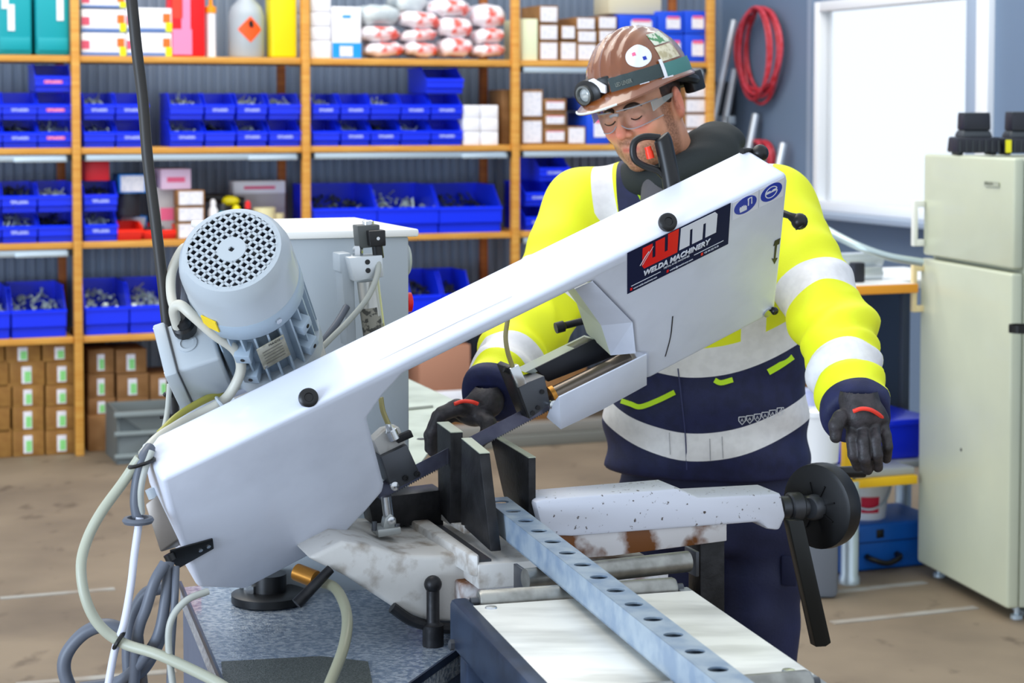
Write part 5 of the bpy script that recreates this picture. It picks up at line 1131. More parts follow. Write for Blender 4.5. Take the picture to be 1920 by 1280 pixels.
# upper chest: reflective shoulder strap and navy yoke, in body coordinates
def bx_(P): return torso(P)[1]
def by_(P): return torso(P)[2]
zt = W(1300, 455, YP)[2]
for s_ in (-1, 1):
    carve(lambda P: np.maximum(np.maximum(np.abs(bx_(P)-s_*(.150+.10*(zs(P)-z1a-.25)))-.023, z1a-zs(P)), np.maximum(torso_only(P), -by_(P)-.05)), 'reflective_band', M_refl)
carve(lambda P: np.maximum(np.maximum(np.abs(bx_(P)+.0)-.124, zt-.03-zs(P)), -by_(P)-.02), 'jacket_yoke', M_navyj)
jk = mesh_np('jacket', Vc, rest, M_yelj, worker)
for nm, t_, m_, off in parts:
    if len(t_): mesh_np(nm, Vc, t_, m_, jk)
# trims, placket, symbols laid on the jacket
def jstroke(pts, wd, name, m, off=.0025, par=None, n=5, th=.002):
    P = spline([on_jacket(*p, off) for p in pts], n) if n else [on_jacket(*p, off) for p in pts]; q = MB(); vs = []; fs = []
    for i, p in enumerate(P):
        tg = unit(P[min(i+1, len(P)-1)]-P[max(i-1, 0)]); nv = unit(C0-p); sd = unit(np.cross(tg, nv))*wd/2; vs += [p-sd, p+sd]
    for i in range(len(P)-1): fs.append((2*i, 2*i+2, 2*i+3, 2*i+1))
    q.add(vs, fs); return q.build(name, m, par or jk)
jstroke([(1166, 751), (1184, 757), (1202, 762), (1235, 750), (1266, 735)], .010, 'pocket_trim', M_lime)
jstroke([(1440, 697), (1462, 684), (1485, 668)], .012, 'pocket_trim', M_lime)
jstroke([(1340, 712), (1352, 717), (1374, 711)], .010, 'pocket_trim', M_lime)
jstroke([(1272, 690), (1280, 760), (1286, 820), (1288, 880)], .0025, 'placket_edge', mat('seam_navy', (.20, .22, .38), .6))
jstroke([(1256, 810), (1258, 852)], .0012, 'stitch_line', mat('stitch', (.55, .55, .58))); jstroke([(1331, 822), (1332, 862)], .0012, 'stitch_line', mat('stitch', (.55, .55, .58))); jstroke([(1354, 818), (1356, 858)], .0012, 'stitch_line', mat('stitch', (.55, .55, .58)))
jstroke([(1193, 343), (1198, 358), (1206, 374)], .010, 'pocket_trim', M_lime)
M_sym = mat('symbol_white', (.86, .86, .88), .6)
for k in range(6):
    cx, cy = 1391+14.2*k, 787-2.1*k-(k*k)*.25; jstroke([(cx-6, cy-6), (cx+6, cy-7), (cx+6, cy+1), (cx, cy+8), (cx-6, cy+1), (cx-6, cy-6)], .0016, 'printed_symbol', M_sym, n=0)
    jstroke([(cx-2, cy+2), (cx, cy-3), (cx+2, cy+2)], .0016, 'printed_symbol', M_sym, n=0)
jstroke([(1464, 763), (1466, 776)], .0018, 'printed_symbol', M_sym, n=0)
# trousers and boots
hipL, hipR = PEL+RV*.095+V(0, 0, -.06), PEL-RV*.095+V(0, 0, -.06)
ftL, ftR = V(hipL[0]+.0, hipL[1]+.0, .09), V(hipR[0]-.06, hipR[1]+.02, .09)
def trousers(P):
    d = chain(P, [PEL+V(0, 0, .10), PEL-V(0, 0, .05)], [.17, .165], .02)
    q = (P-PEL)*V(1, 1, 1); x = q@RV; y = q@FV
    d = (np.sqrt((x/.185)**2+(y/.135)**2)-1)*.13; d = smax(smax(d, q[:, 2]-.14, .01), -.13-q[:, 2], .03)
    for hp, ft_ in ((hipL, ftL), (hipR, ftR)):
        kn_ = (hp+ft_)/2+FV*.02+V(0, 0, .02); d = smin(d, chain(P, [hp, kn_, ft_], [.100, .078, .070], .02), .03)
    return d+.005*wob(P, 20, 8)+.003*np.sin(P[:, 2]*55+3*wob(P, 10, 2))
TV, TF_ = surface_nets(trousers, np.minimum(ftL, ftR)+V(-.28, -.28, -.03), np.maximum(hipL, hipR)+V(.28, .28, .3), .014, 1)
trz = mesh_np('trousers', TV, tri(TF_), mat('trouser_navy', (.09, .11, .24), .65, noise=((.13, .15, .30), 12, .4, .7), bump=.12, bscale=200), worker)
kb = W(1480, 1070, hipL[1]-.10); q = MB(); q.box(kb, RV*.016, FV*.004, UP*.03); q.build('trouser_pocket', mat('trouser_navy', (.09, .11, .24)), trz, bevel=.004)
for ft_ in (ftL, ftR):
    def boot(P): return smax(smin(cap(P, ft_+V(0, 0, .06), ft_-V(0, 0, .03), .062, .055), cap(P, ft_-V(0, 0, .045), ft_+FV*.15-V(0, 0, .05), .048, .042), .03), .004-P[:, 2], .01)
    BV, BF_ = surface_nets(boot, ft_+V(-.25, -.28, -.11), ft_+V(.25, .2, .16), .012, 1); mesh_np('boot', BV, tri(BF_), M_blkp, worker)
# ------------------------------------------------------------------ head
HS = .90
HY, HP_, HR_ = math.radians(31.7), math.radians(13.6), math.radians(10.6)
hf = V(-math.sin(HY)*math.cos(HP_), -math.cos(HY)*math.cos(HP_), -math.sin(HP_)); hx_ = V(math.cos(HY), -math.sin(HY), 0); hu = np.cross(hx_, hf)
if hu[2] < 0: hu = -hu
hx_, hu = hx_*math.cos(HR_)+hu*math.sin(HR_), hu*math.cos(HR_)-hx_*math.sin(HR_)
HC = W(1204, 202, YP-.08)
def tol(P): q = (P-HC)/HS; return np.stack([q@hx_, q@hf, q@hu], 1)
def tow(l): l = np.atleast_2d(l)*HS; return HC+l[:, :1]*hx_+l[:, 1:2]*hf+l[:, 2:]*hu
def hw_(*l): return tow(V(*l))[0]
NB = (NK+V(.012, .03, -.06))
def head(P):
    L_ = tol(P); X = L_.copy(); X[:, 0] = np.abs(X[:, 0])
    d = ell(L_, (0, -.012, .035), (.077, .098, .093))
    d = smin(d, ell(L_, (0, .034, -.035), (.061, .060, .083)), .03)
    d = smin(d, ell(L_, (0, .046, -.083), (.045, .046, .036)), .025)
    d = smin(d, ell(L_, (0, .080, -.106), (.019, .016, .015)), .018)
    d = smin(d, ell(X, (.040, .062, -.030), (.024, .026, .022)), .022)
    d = smin(d, ell(X, (.053, .016, -.070), (.016, .032, .034)), .025)                # jaw corner
    d = smin(d, cap(X, V(0, .089, .020), V(.044, .070, .020), .011, .009), .012)      # brow
    d = smax(d, -ell(X, (.031, .106, .000), (.019, .018, .012)), .012)                # sockets
    d = smin(d, ell(X, (.031, .080, .000), (.014, .0135, .0125)), .004)               # eyes behind lids
    d = smin(d, cap(X, V(.019, .088, .0025), V(.043, .081, .0005), .0035, .003), .004)
    d = smin(d, cap(L_, V(0, .093, .010), V(0, .117, -.032), .0075, .0115), .010)     # nose
    d = smin(d, ell(X, (.0115, .104, -.036), (.0085, .010, .0075)), .006)
    d = smax(d, -ell(X, (.0075, .110, -.0455), (.004, .006, .004)), .003)
    d = smin(d, cap(X, V(0, .098, -.0635), V(.022, .088, -.067), .0052, .0025), .005)  # lips
    d = smin(d, cap(X, V(0, .097, -.0745), V(.018, .089, -.071), .0060, .003), .005)
    d = smax(d, -cap(X, V(0, .1045, -.0688), V(.023, .092, -.0685), .0018, .001), .003)
    # ears
    ea = ell((X-V(.083, -.012, -.004))@np.array([[.93, -.34, 0], [.34, .93, 0], [0, 0, 1]]).T, (0, 0, 0), (.0095, .023, .034))
    ea = smax(ea, -ell(X, (.096, -.006, -.002), (.010, .0125, .020)), .005)
    d = smin(d, ea, .006)
    d = smin(d, cap(P, hw_(0, -.018, -.035), NB, .060, .066)/HS, .03)
    d = smax(d, (NB[2]-.02-P[:, 2])/HS, .01)
    return d*HS
HV, HF_ = surface_nets(head, HC+V(-.16, -.17, -.26), HC+V(.18, .2, .15), .0042, 2)
M_face = mat('face_skin', (.80, .56, .45), .42, spec=.35)
def _face():
    nt = M_face.node_tree; b_ = nt.nodes['Principled BSDF']; tc = nd(nt, 'ShaderNodeTexCoord'); n_ = nd(nt, 'ShaderNodeTexNoise'); n_.inputs['Scale'].default_value = 260; nt.links.new(tc.outputs['Object'], n_.inputs['Vector'])
    cur = None
    for nm, col, amt in (('flush', (.86, .46, .38), .7), ('lips', (.74, .34, .32), .85), ('beard', (.36, .22, .14), .8)):
        a = nd(nt, 'ShaderNodeAttribute', attribute_name=nm); mx = nd(nt, 'ShaderNodeMix', data_type='RGBA'); mu = nd(nt, 'ShaderNodeMath', operation='MULTIPLY'); mu.inputs[1].default_value = amt
        nt.links.new(a.outputs['Fac'], mu.inputs[0]); f_ = mu.outputs[0]
        if nm == 'beard':
            r_ = nd(nt, 'ShaderNodeMapRange'); r_.inputs[1].default_value = .35; r_.inputs[2].default_value = .62; r_.inputs[3].default_value = .55; nt.links.new(n_.outputs['Fac'], r_.inputs[0]); m3 = nd(nt, 'ShaderNodeMath', operation='MULTIPLY'); nt.links.new(f_, m3.inputs[0]); nt.links.new(r_.outputs[0], m3.inputs[1]); f_ = m3.outputs[0]
        nt.links.new(f_, mx.inputs[0]); mx.inputs[7].default_value = (*lin(col), 1)
        if cur is None: mx.inputs[6].default_value = (*lin((.82, .59, .47)), 1)
        else: nt.links.new(cur, mx.inputs[6])
        cur = mx.outputs[2]
    nt.links.new(cur, b_.inputs['Base Color'])
    b_.inputs['Subsurface Weight'].default_value = .12; b_.inputs['Subsurface Radius'].default_value = (.012, .005, .003)
_face()
sst = lambda x, a, b_: np.clip((x-a)/(b_-a), 0, 1)**2*(3-2*np.clip((x-a)/(b_-a), 0, 1))
def beard(P):
    l = tol(P); x = np.abs(l[:, 0]); y, z = l[:, 1], l[:, 2]
    jaw = sst(-z, .052-.30*np.maximum(x-.030, 0)-.25*np.maximum(.045-y, 0), .075-.30*np.maximum(x-.030, 0)-.25*np.maximum(.045-y, 0))*sst(y, -.012, .012)
    side = sst(x, .052, .060)*sst(y, .000, .014)*(1-sst(y, .034, .050))*sst(-z, -.025, .000)
    mous = np.exp(-((z+.0545)/.0075)**2)*sst(y, .075, .09)*(1-sst(x, .024, .034))
    clear = np.exp(-((z+.0695)/.0085)**2)*(1-sst(x, .018, .026))*sst(y, .08, .09)
    return np.clip(np.maximum(np.maximum(jaw*.9, side), mous)-1.2*clear, 0, 1)*sst(z, -.135, -.118)
def lips(P):
    l = tol(P); x = np.abs(l[:, 0]); return np.exp(-((l[:, 2]+.0692)/.0062)**2)*(1-sst(x, .017, .024))*sst(l[:, 1], .085, .092)
def flush(P):
    l = tol(P); x = np.abs(l[:, 0]); c = np.exp(-(((x-.038)/.02)**2+((l[:, 2]+.028)/.018)**2))*sst(l[:, 1], .03, .06); nz = np.exp(-((x/.014)**2+((l[:, 2]+.030)/.018)**2))*sst(l[:, 1], .095, .105); er = sst(x, .078, .086)
    return np.clip(c+nz+.8*er, 0, 1)
mesh_np('body', HV, tri(HF_), M_face, worker, attrs={'beard': beard, 'lips': lips, 'flush': flush})
body = worker.children[-1] if False else [c for c in worker.children if c.name.startswith('body')][0]
# hair, brows, lashes
M_hair = mat('hair_dark', (.16, .10, .07), .6, noise=((.24, .16, .11), 120, .4, .6))
def hair(P):
    l = tol(P); d = ell(l, (0, -.014, .033), (.0795, .1005, .094)); x = np.abs(l[:, 0])
    d = smax(d, -(l[:, 2]+.012+.9*np.maximum(-.02-l[:, 1], 0)-1.2*np.maximum(l[:, 1]-.012, 0)), .004); d = np.maximum(d, l[:, 1]-.030)
    return np.maximum(d, -ell(l*V(1, 1, 1), (0, -.012, .035), (.070, .09, .086)))*HS
hv, hfc = surface_nets(hair, HC+V(-.16, -.17, -.16), HC+V(.18, .2, .15), .0048, 1); mesh_np('hair', hv, tri(hfc), M_hair, body)
from mathutils.bvhtree import BVHTree as _B
HB_ = _B.FromPolygons([tuple(v) for v in HV], [tuple(t) for t in tri(HF_).tolist()])
def on_head(x, z, off=.001):
    o_ = hw_(x, .25, z); r_ = HB_.ray_cast(Vector(o_), Vector(-hf)); return (np.array(r_[0]) if r_[0] else hw_(x, .09, z))+hf*off
for s_ in (-1, 1):
    q = MB(); pts = [on_head(s_*x, z, .0005) for x, z in ((.012, .017), (.022, .0215), (.034, .0225), (.046, .0165))]; P = spline(pts, 5); n_ = len(P); q.tube(P, [.0022+.0026*math.sin(math.pi*min(1, (i+2)/n_)) for i in range(n_)], 8); q.build('eyebrow', M_hair, body)
    q = MB(); pts = [on_head(s_*x, z, .0006) for x, z in ((.020, -.0045), (.028, -.0082), (.036, -.0080), (.043, -.0042))]; q.tube(spline(pts, 5), .0013, 6); q.build('eyelash', M_hair, body)
# safety glasses
M_lens = mat('lens', (.96, .98, 1.0), .02, trans=1., ior=1.08, spec=.6); M_rim = mat('lens_rim', (.80, .82, .84), .15, trans=.6, ior=1.3)
gl_ = None
for s_ in (-1, 1):
    q = MB(); nu, nv = 14, 8; vs = []; fs = []
    for i in range(nu+1):
        u = i/nu; x = s_*(.007+.066*u); yb_ = .1225-.030*u**2-.035*max(0, u-.55)**1.3*3
        for k in range(nv+1):
            v = k/nv; zz = .020-.046*v*(1-.18*u**2-.30*(1-u)**6); vs.append(hw_(x, yb_-.010*(v-.4)**2-.004*v, zz))
    for i in range(nu):
        for k in range(nv): a = i*(nv+1)+k; fs.append((a, a+1, a+nv+2, a+nv+1))
    n0 = len(vs); vs2 = [p-hf*.0022 for p in vs]; q.add(vs+vs2, fs+[tuple(x+n0 for x in f[::-1]) for f in fs])
    o = q.build('lens' if gl_ else 'safety_glasses', M_lens, body if gl_ is None else gl_); gl_ = gl_ or o
    rim = [vs[i*(nv+1)+nv] for i in range(nu+1)]; q = MB(); q.tube(rim, .0011, 6); q.build('lens_rim', M_rim, gl_)
    rim = [vs[i*(nv+1)] for i in range(nu+1)]; q = MB(); q.tube(rim, .0013, 6); q.build('lens_rim', M_rim, gl_)
    q = MB(); t0, t1 = hw_(s_*.073, .086, .012), hw_(s_*.082, -.005, .016); vv = hu*HS
    q.prism([t0+vv*.008, t0-vv*.012, t1-vv*.003, t1+vv*.003], hx_*s_*.002); q.build('temple_arm', mat('temple_clear', (.85, .87, .86), .1, trans=.75, ior=1.2), gl_)
q = MB(); q.tube([hw_(-.010, .122, .012), hw_(0, .1225, .014), hw_(.010, .122, .012)], .003, 8); q.build('nose_bridge', M_rim, gl_)
# ------------------------------------------------------------------ hard hat
KY, KP2, KR = math.radians(38), math.radians(11.5), math.radians(12); KS = .925
kf = V(-math.sin(KY)*math.cos(KP2), -math.cos(KY)*math.cos(KP2), -math.sin(KP2)); kx = V(math.cos(KY), -math.sin(KY), 0); ku = np.cross(kx, kf); ku = ku if ku[2] > 0 else -ku
kx, ku = kx*math.cos(KR)+ku*math.sin(KR), ku*math.cos(KR)-kx*math.sin(KR); KC = W(1206.5, 200, YP-.08)
def tw_(x, y, z): return KC+(kx*x+kf*y+ku*z)*KS
M_hat = mat('hat_brown', (.47, .24, .07), .25, noise=((.62, .38, .15), 9, .45, .75), coat=.8, spec=.6)
q = MB(); NU, NVV = 72, 22; vs = []; fs = []
HCz = .050
def dome(a, e, k=1.0):     # azimuth a (0 = front), elevation e
    rx, ry, rz = .100, .126, .117
    x = rx*math.sin(a)*math.cos(e); y = ry*math.cos(a)*math.cos(e); z = rz*math.sin(e)
    rib = .0042*(.5+.5*math.cos(x*2*math.pi/.021))*max(0, min(1, (z-.012)*60))*max(0, min(1, (.075-abs(x))*50)) 
    g_ = 1+rib/.11; return V(x*g_*k, (y*g_-.010)*k, HCz+z*g_)
for i in range(NVV+1):
    e = math.pi/2*i/NVV
    for k in range(NU): vs.append(tw_(*dome(2*math.pi*k/NU, e)))
for i in range(NVV):
    for k in range(NU): fs.append((i*NU+k, i*NU+(k+1) % NU, (i+1)*NU+(k+1) % NU, (i+1)*NU+k))
q.add(vs, fs)
hat = q.build('hard_hat', M_hat, worker)
q = MB(); vs = []; fs = []
for ring in range(2):
  for j, (ext, dz) in enumerate(((0.0, .003), (.5, -.004), (1.0, -.009))):
    for k in range(NU):
        a = 2*math.pi*k/NU; c = math.cos(a); vis = (max(0, c)**2.2); L_ = .010+.044*vis
        x, y = (.100+L_*ext*.9)*math.sin(a), (.126+L_*ext)*math.cos(a)-.010
        vs.append(tw_(x, y, HCz+dz*(1+1.2*vis*ext)-.0035*ring-.006*ext*vis))
for ring in range(2):
    for j in range(2):
        for k in range(NU): a = (ring*3+j)*NU; fs.append((a+k, a+(k+1) % NU, a+NU+(k+1) % NU, a+NU+k))
for k in range(NU): fs.append((2*NU+k, 2*NU+(k+1) % NU, 5*NU+(k+1) % NU, 5*NU+k))
q.add(vs, fs); q.build('brim', M_hat, hat)
def patch_on_dome(name, m, a0, a1, e0, e1, k=1.02, par=None, n=14, shape=None):
    q = MB(); vs = []; fs = []
    for i in range(n+1):
        for j in range(9):
            a, e = a0+(a1-a0)*i/n, e0+(e1-e0)*j/8; vs.append(tw_(*(dome(a, e)*V(k, k, 1)+V(0, .010*(k-1), .0008))))
    for i in range(n):
        for j in range(8):
            u, v = (i+.5)/n*2-1, (j+.5)/8*2-1
            if shape == 'disc' and u*u+v*v > 1.02: continue
            a = i*9+j; fs.append((a, a+1, a+10, a+9))
    q.add(vs, fs); return q.build(name, m, par or hat)
R_ = math.radians
def dome_disc(name, m, a, e, ra, re_, k):
    q = MB(); vs = [tw_(*(dome(R_(a), R_(e))*V(k, k, 1)+V(0, 0, .0008)))]; fs = []; n = 28
    for rr in (.34, .67, 1.):
        for i in range(n): t = 2*math.pi*i/n; vs.append(tw_(*(dome(R_(a+ra*rr*math.cos(t)), R_(e+re_*rr*math.sin(t)))*V(k, k, 1)+V(0, 0, .0008))))
    for i in range(n): fs.append((0, 1+i, 1+(i+1) % n))
    for l in range(2):
        for i in range(n): fs.append((1+l*n+i, 1+l*n+(i+1) % n, 1+(l+1)*n+(i+1) % n, 1+(l+1)*n+i))
    q.add(vs, fs); return q.build(name, m, hat)
M_strap = mat('strap_green', (.22, .27, .27), .7, bump=.2, bscale=500); M_strapt = mat('strap_teal', (.30, .52, .50), .6)
lamp_a = R_(-19)
st = patch_on_dome('headlamp_strap', M_strap, R_(10), R_(72), R_(0), R_(14), 1.035)
patch_on_dome('strap_tail', M_strapt, R_(72), R_(140), R_(-3), R_(13), 1.04, st)
patch_on_dome('headlamp_strap', M_strap, R_(-150), R_(-36), R_(0), R_(13), 1.035)
patch_on_dome('strap_buckle', M_white, R_(69), R_(73), R_(-3), R_(18), 1.05, st, n=3)
patch_on_dome('strap_buckle', M_white, R_(66), R_(80), R_(-5), R_(-1), 1.05, st, n=4)
patch_on_dome('strap_clip', M_white, R_(42), R_(52), R_(-4), R_(0), 1.045, st, n=4)
# lettering on the strap
pa, pb_ = tw_(*(dome(R_(16), R_(4))*1.0)), tw_(*(dome(R_(42), R_(4))))
n_out = unit((pa+pb_)/2-tw_(0, 0, HCz)); uxs = unit(pb_-pa); uys = unit(ku-uxs*(ku@uxs))
text_mesh('lettering', 'LED LENSER', mat('strap_print', (.52, .54, .50), .6), st, (pa*.98+pb_*.02)+n_out*.0085, uxs, uys, .011, depth=.0003, sx=.55)
# headlamp
lc = tw_(*(dome(lamp_a, R_(7))*V(1.10, 1.10, 1)+V(0, .004, -.004))); la = unit(kf*.90-kx*.10+ku*.0)
q = MB(); q.lathe(lc-la*.020, la, [(.024, 0), (.027, .006), (.027, .024), (.022, .028)], 28, sx=1., sy=1.25); lamp = q.build('headlamp', M_blkp, hat)
q = MB(); q.lathe(lc+la*.004, la, [(.0175, 0), (.0185, .004), (.0185, .012), (.0145, .013), (.0135, .006)], 24); q.build('lamp_bezel', mat('lamp_grey', (.45, .46, .45), .3, .6), lamp)
q = MB(); q.lathe(lc+la*.009, la, [(.0135, 0), (.0125, .002), (.006, .0045)], 20); q.build('lamp_lens', mat('lamp_lens', (.72, .74, .74), .1, .3, coat=.8), lamp)
q = MB(); e0 = lc+kx*.026+ku*.012-la*.004; q.prism([e0-kx*.022+ku*.012, e0-kx*.006+ku*.014, e0+kx*.018-ku*.006, e0+kx*.014-ku*.020, e0+kx*.004-ku*.016, e0-kx*.012+ku*.002], la*.010+kx*.004); q.build('lamp_bracket', M_white, lamp, bevel=.002)
q = MB(); q.box(lc+kx*.036-kf*.014+ku*.002, kx*.014+kf*-.006, ku*.022, kf*.008+kx*.004); q.build('lamp_mount', M_blkp, lamp, bevel=.004)
# stickers, chin strap holder
stk_ = dome_disc('round_sticker', mat('sticker_round', (.92, .94, .95), .4), 50, 28.5, 16, 12.5, 1.006)
for a, e, m in ((45, 31, M_pk), (56, 24, M_sblue)): patch_on_dome('sticker_dot', m, R_(a-2.2), R_(a+2.2), R_(e-2), R_(e+2), 1.010, stk_, n=3)
patch_on_dome('paper_sticker', mat('sticker_cream', (.90, .86, .74), .5, noise=((.75, .70, .55), 50, .5, .6)), R_(74), R_(106), R_(15), R_(32), 1.006)
patch_on_dome('paper_sticker', mat('sticker_green', (.86, .88, .80), .5, noise=((.30, .55, .36), 55, .52, .56)), R_(76), R_(112), R_(34), R_(50), 1.006)
q = MB(); q.box(tw_(.072, -.098, .020), kx*.012, kf*.022, ku*.020); q.build('rear_strap', M_blkp, hat, bevel=.005)
q = MB(); q.tube(spline([tw_(.084, -.02, .045), tw_(.090, -.065, .030), tw_(.075, -.100, .022), tw_(.04, -.122, .022), tw_(0, -.128, .022)], 5), .010, 8); q.build('head_band', M_blkp, hat)
# white edge on the visor tip
q = MB(); pts = []
for k in range(-9, 6): a = R_(k*4); c = math.cos(a); vis = max(0, c)**2.2; L_ = .010+.044*vis; pts.append(tw_((.100+L_*.9)*math.sin(a), (.126+L_)*math.cos(a)-.010, HCz-.009*(1+1.2*vis)-.006*vis))
q.tube(pts, .0022, 8); q.build('visor_edge', mat('edge_white', (.86, .88, .86), .4), hat)
# ------------------------------------------------------------------ hood
hn = W(1300, 285, YP+.03)
def hood(P):
    d = None
    c0 = W(1262, 322, YP-.03)
    e1, e2 = RV, FV; q = P-c0; x, y, z = q@e1, q@e2, q[:, 2]
    zz = z+.10*y-.24*x-.004
    r = np.sqrt((x/1.12)**2+(y/1.0)**2); d = np.sqrt((r-.080)**2+(zz/1.15)**2)-.030
    d = smin(d, ell(P, W(1338, 268, YP+.02), (.058, .085, .040)), .025)
    d = smin(d, ell(P, W(1322, 300, YP-.02), (.060, .07, .040)), .025)
    d = smin(d, cap(P, W(1345, 285, YP-.05), W(1246, 338, YP-.13), .032, .018), .02)
    f_ = .0035*np.sin(P@V(40, 20, 60)+3.5*wob(P, 11, 41))+.004*wob(P, 24, 42)
    return d+f_
hv, hfc = surface_nets(hood, W(1110, 400, YP-.2)+V(0, -.12, 0), W(1410, 200, YP+.2)+V(.03, .06, 0), .0058, 1); hd_ = mesh_np('hood', hv, tri(hfc), M_hood, worker)
# dark shirt and zip at the neck
def shirt(P): return smin(cap(P, W(1232, 338, YP-.12), W(1228, 372, YP-.13), .022, .026), ell(P, W(1240, 350, YP-.09), (.04, .05, .04)), .02)+.003*wob(P, 40, 3)
sv, sf = surface_nets(shirt, W(1150, 440, YP-.25), W(1300, 290, YP), .007, 1); mesh_np('sweater', sv, tri(sf), mat('sweater_grey', (.36, .35, .36), .8, bump=.1, bscale=300), worker)
# ------------------------------------------------------------------ gloves
def glove(name, fingers, palm, lo, hi, cuffline=None):
    def f(P):
        d = palm(P)
        for pts, rs in fingers: d = smin(d, chain(P, pts, rs, .003), .0035)
        return d+.0007*wob(P, 90, 6)
    v_, f_ = surface_nets(f, lo, hi, .0032, 1); return mesh_np(name, v_, tri(f_), M_glove, worker)
yg = AL_[2][1]-.02
def g_(px, py, dy=0.): return W(px, py, yg+dy)
fingersL = [([g_(1600, 792, -.005), g_(1597, 822, -.030), g_(1600, 852, -.034), g_(1608, 875, -.012)], [.0115, .0098, .0094, .0085]),
            ([g_(1619, 792, -.010), g_(1618, 826, -.040), g_(1621, 858, -.044), g_(1627, 881, -.018)], [.0118, .0100, .0096, .0086]),
            ([g_(1638, 790, -.008), g_(1641, 824, -.036), g_(1644, 852, -.040), g_(1646, 876, -.014)], [.0115, .0097, .0092, .0082]),
            ([g_(1654, 788, .002), g_(1661, 816, -.018), g_(1664, 838, -.022), g_(1662, 860, -.004)], [.0105, .0090, .0085, .0078]),
            ([g_(1594, 775, .0), g_(1576, 783, -.022), g_(1567, 798, -.034), g_(1567, 819, -.034)], [.014, .0132, .0125, .0100])]
palmL = lambda P: smin(chain(P, [g_(1610, 750, .01), g_(1612, 780, -.004)], [.034, .030], .01), smin(cap(P, g_(1602, 790, -.004), g_(1650, 788, 0), .0155, .015), cap(P, g_(1608, 775, -.012), g_(1642, 775, -.010), .018, .017), .015), .015)
gvL = glove('glove', fingersL, palmL, g_(1535, 915, 0)+V(0, -.09, 0), g_(1695, 735, 0)+V(0, .08, 0))
yg2 = AR_[2][1]-.01
def h_(px, py, dy=0.): return W(px, py, yg2+dy)
fingersR = [([h_(886, 770, -.01), h_(858, 763, -.03), h_(828, 776, -.03), h_(812, 812, -.02), h_(811, 846, -.01)], [.0155, .0145, .0125, .0115, .0095]),
            ([h_(880, 776, .01), h_(850, 766, .0), h_(822, 782, .0), h_(806, 815, .0), h_(806, 840, .005)], [.0155, .014, .0125, .011, .0095]),
            ([h_(880, 780, .03), h_(850, 775, .03), h_(822, 795, .03), h_(808, 825, .03)], [.015, .013, .012, .010]),
            ([h_(898, 778, -.015), h_(916, 792, -.035), h_(914, 814, -.045), h_(896, 830, -.048), h_(878, 838, -.045)], [.0165, .014, .0130, .0120, .0100])]
palmR = lambda P: smin(chain(P, [h_(912, 752, .0), h_(893, 768, .0)], [.032, .028], .01), ell(P, h_(884, 774, .01), (.028, .036, .020)), .012)
gvR = glove('glove', fingersR, palmR, h_(770, 875, 0)+V(0, -.1, 0), h_(960, 725, 0)+V(0, .1, 0))
# red cuff edging of the gloves
for nm, pts in (('a', [g_(1600, 771, -.040), g_(1615, 766, -.044), g_(1632, 768, -.042), g_(1648, 777, -.03), g_(1657, 786, -.014)]), ('b', [h_(852, 757, -.046), h_(868, 752, -.040), h_(884, 753, -.04), h_(896, 757, -.036)])):
    q = MB(); q.tube(spline(pts, 5), .0035, 8); q.build('glove_edging', mat('edging_red', (.95, .25, .18), .5), gvL if nm == 'a' else gvR)
# ================================================================== refrigerator
M_fr = mat('fridge_cream', (.80, .82, .72), .38, noise=((.77, .79, .70), 3, .4, .7), coat=.15); M_frs = mat('fridge_side', (.75, .77, .69), .45)
fA, fB = at_z(1719, 1076, .0), at_z(1921, 1187, .0); fd = unit(fB-fA); fp = V(-fd[1], fd[0], 0); fp = fp if fp[0] > 0 else -fp
FW, FDP = .66, .60
ftop = W(1724, 288, fA[1])[2]; fsplit = W(1722, 480, fA[1])[2]
fr = thing('refrigerator', 'tall cream refrigerator with two doors at the right edge', 'refrigerator', fA+fd*FW/2+fp*FDP/2)
def fbox(name, s0, s1, o0, o1, z0, z1, m, par=fr, bev=.006): q = MB(); q.prism([fA+fd*s0+fp*o0+UP*z0, fA+fd*s1+fp*o0+UP*z0, fA+fd*s1+fp*o1+UP*z0, fA+fd*s0+fp*o1+UP*z0], UP*(z1-z0)); return q.build(name, m, par, bevel=bev, bseg=3)
fbox('cabinet', .004, FW-.004, .045, FDP, .045, ftop-.004, M_frs)
d2 = fbox('door', 0, FW, 0, .042, .045, fsplit-.006, M_fr, bev=.010); d1_ = fbox('door', .010, FW, .004, .042, fsplit+.006, ftop, M_fr, bev=.010)
def handle(par, za, zb, m):
    q = MB(); c = .020
    q.prism([fA+fd*(c-.012)-fp*.040+UP*za, fA+fd*(c+.012)-fp*.040+UP*za, fA+fd*(c+.012)-fp*.024+UP*za, fA+fd*(c-.012)-fp*.024+UP*za], UP*(zb-za))
    for z in (za, zb-.022): q.prism([fA+fd*(c-.012)-fp*.030+UP*z, fA+fd*(c+.012)-fp*.030+UP*z, fA+fd*(c+.012)+fp*.002+UP*z, fA+fd*(c-.012)+fp*.002+UP*z], UP*.022)
    q.build('handle', m, par, bevel=.003)
zy = lambda y: W(1720, y, fA[1])[2]
handle(d1_, zy(460), zy(375), mat('handle_white', (.92, .92, .88), .35)); handle(d2, zy(583), zy(495), mat('handle_cream', (.90, .82, .62), .4))
q = MB(); c = fA+fd*.52-fp*.0008+UP*(ftop-.085); q.box(c, fd*.05, UP*.008, fp*.0006); bd = q.build('door_badge', mat('badge_grey', (.70, .72, .64), .4), d1_)
text_mesh('lettering', 'HIMALAYA', mat('badge_text', (.38, .40, .34), .5), bd, c-fd*.045-fp*.0010-UP*.003, fd, UP, .012, depth=.0002)
q = MB(); q.lathe(fA+fd*.33+UP*zy(812)*1.0-fp*.0005, -fp, [(.006, 0), (.004, .002)], 10); q.build('lock_dot', mat('dot_dark', (.22, .22, .2)), d2)
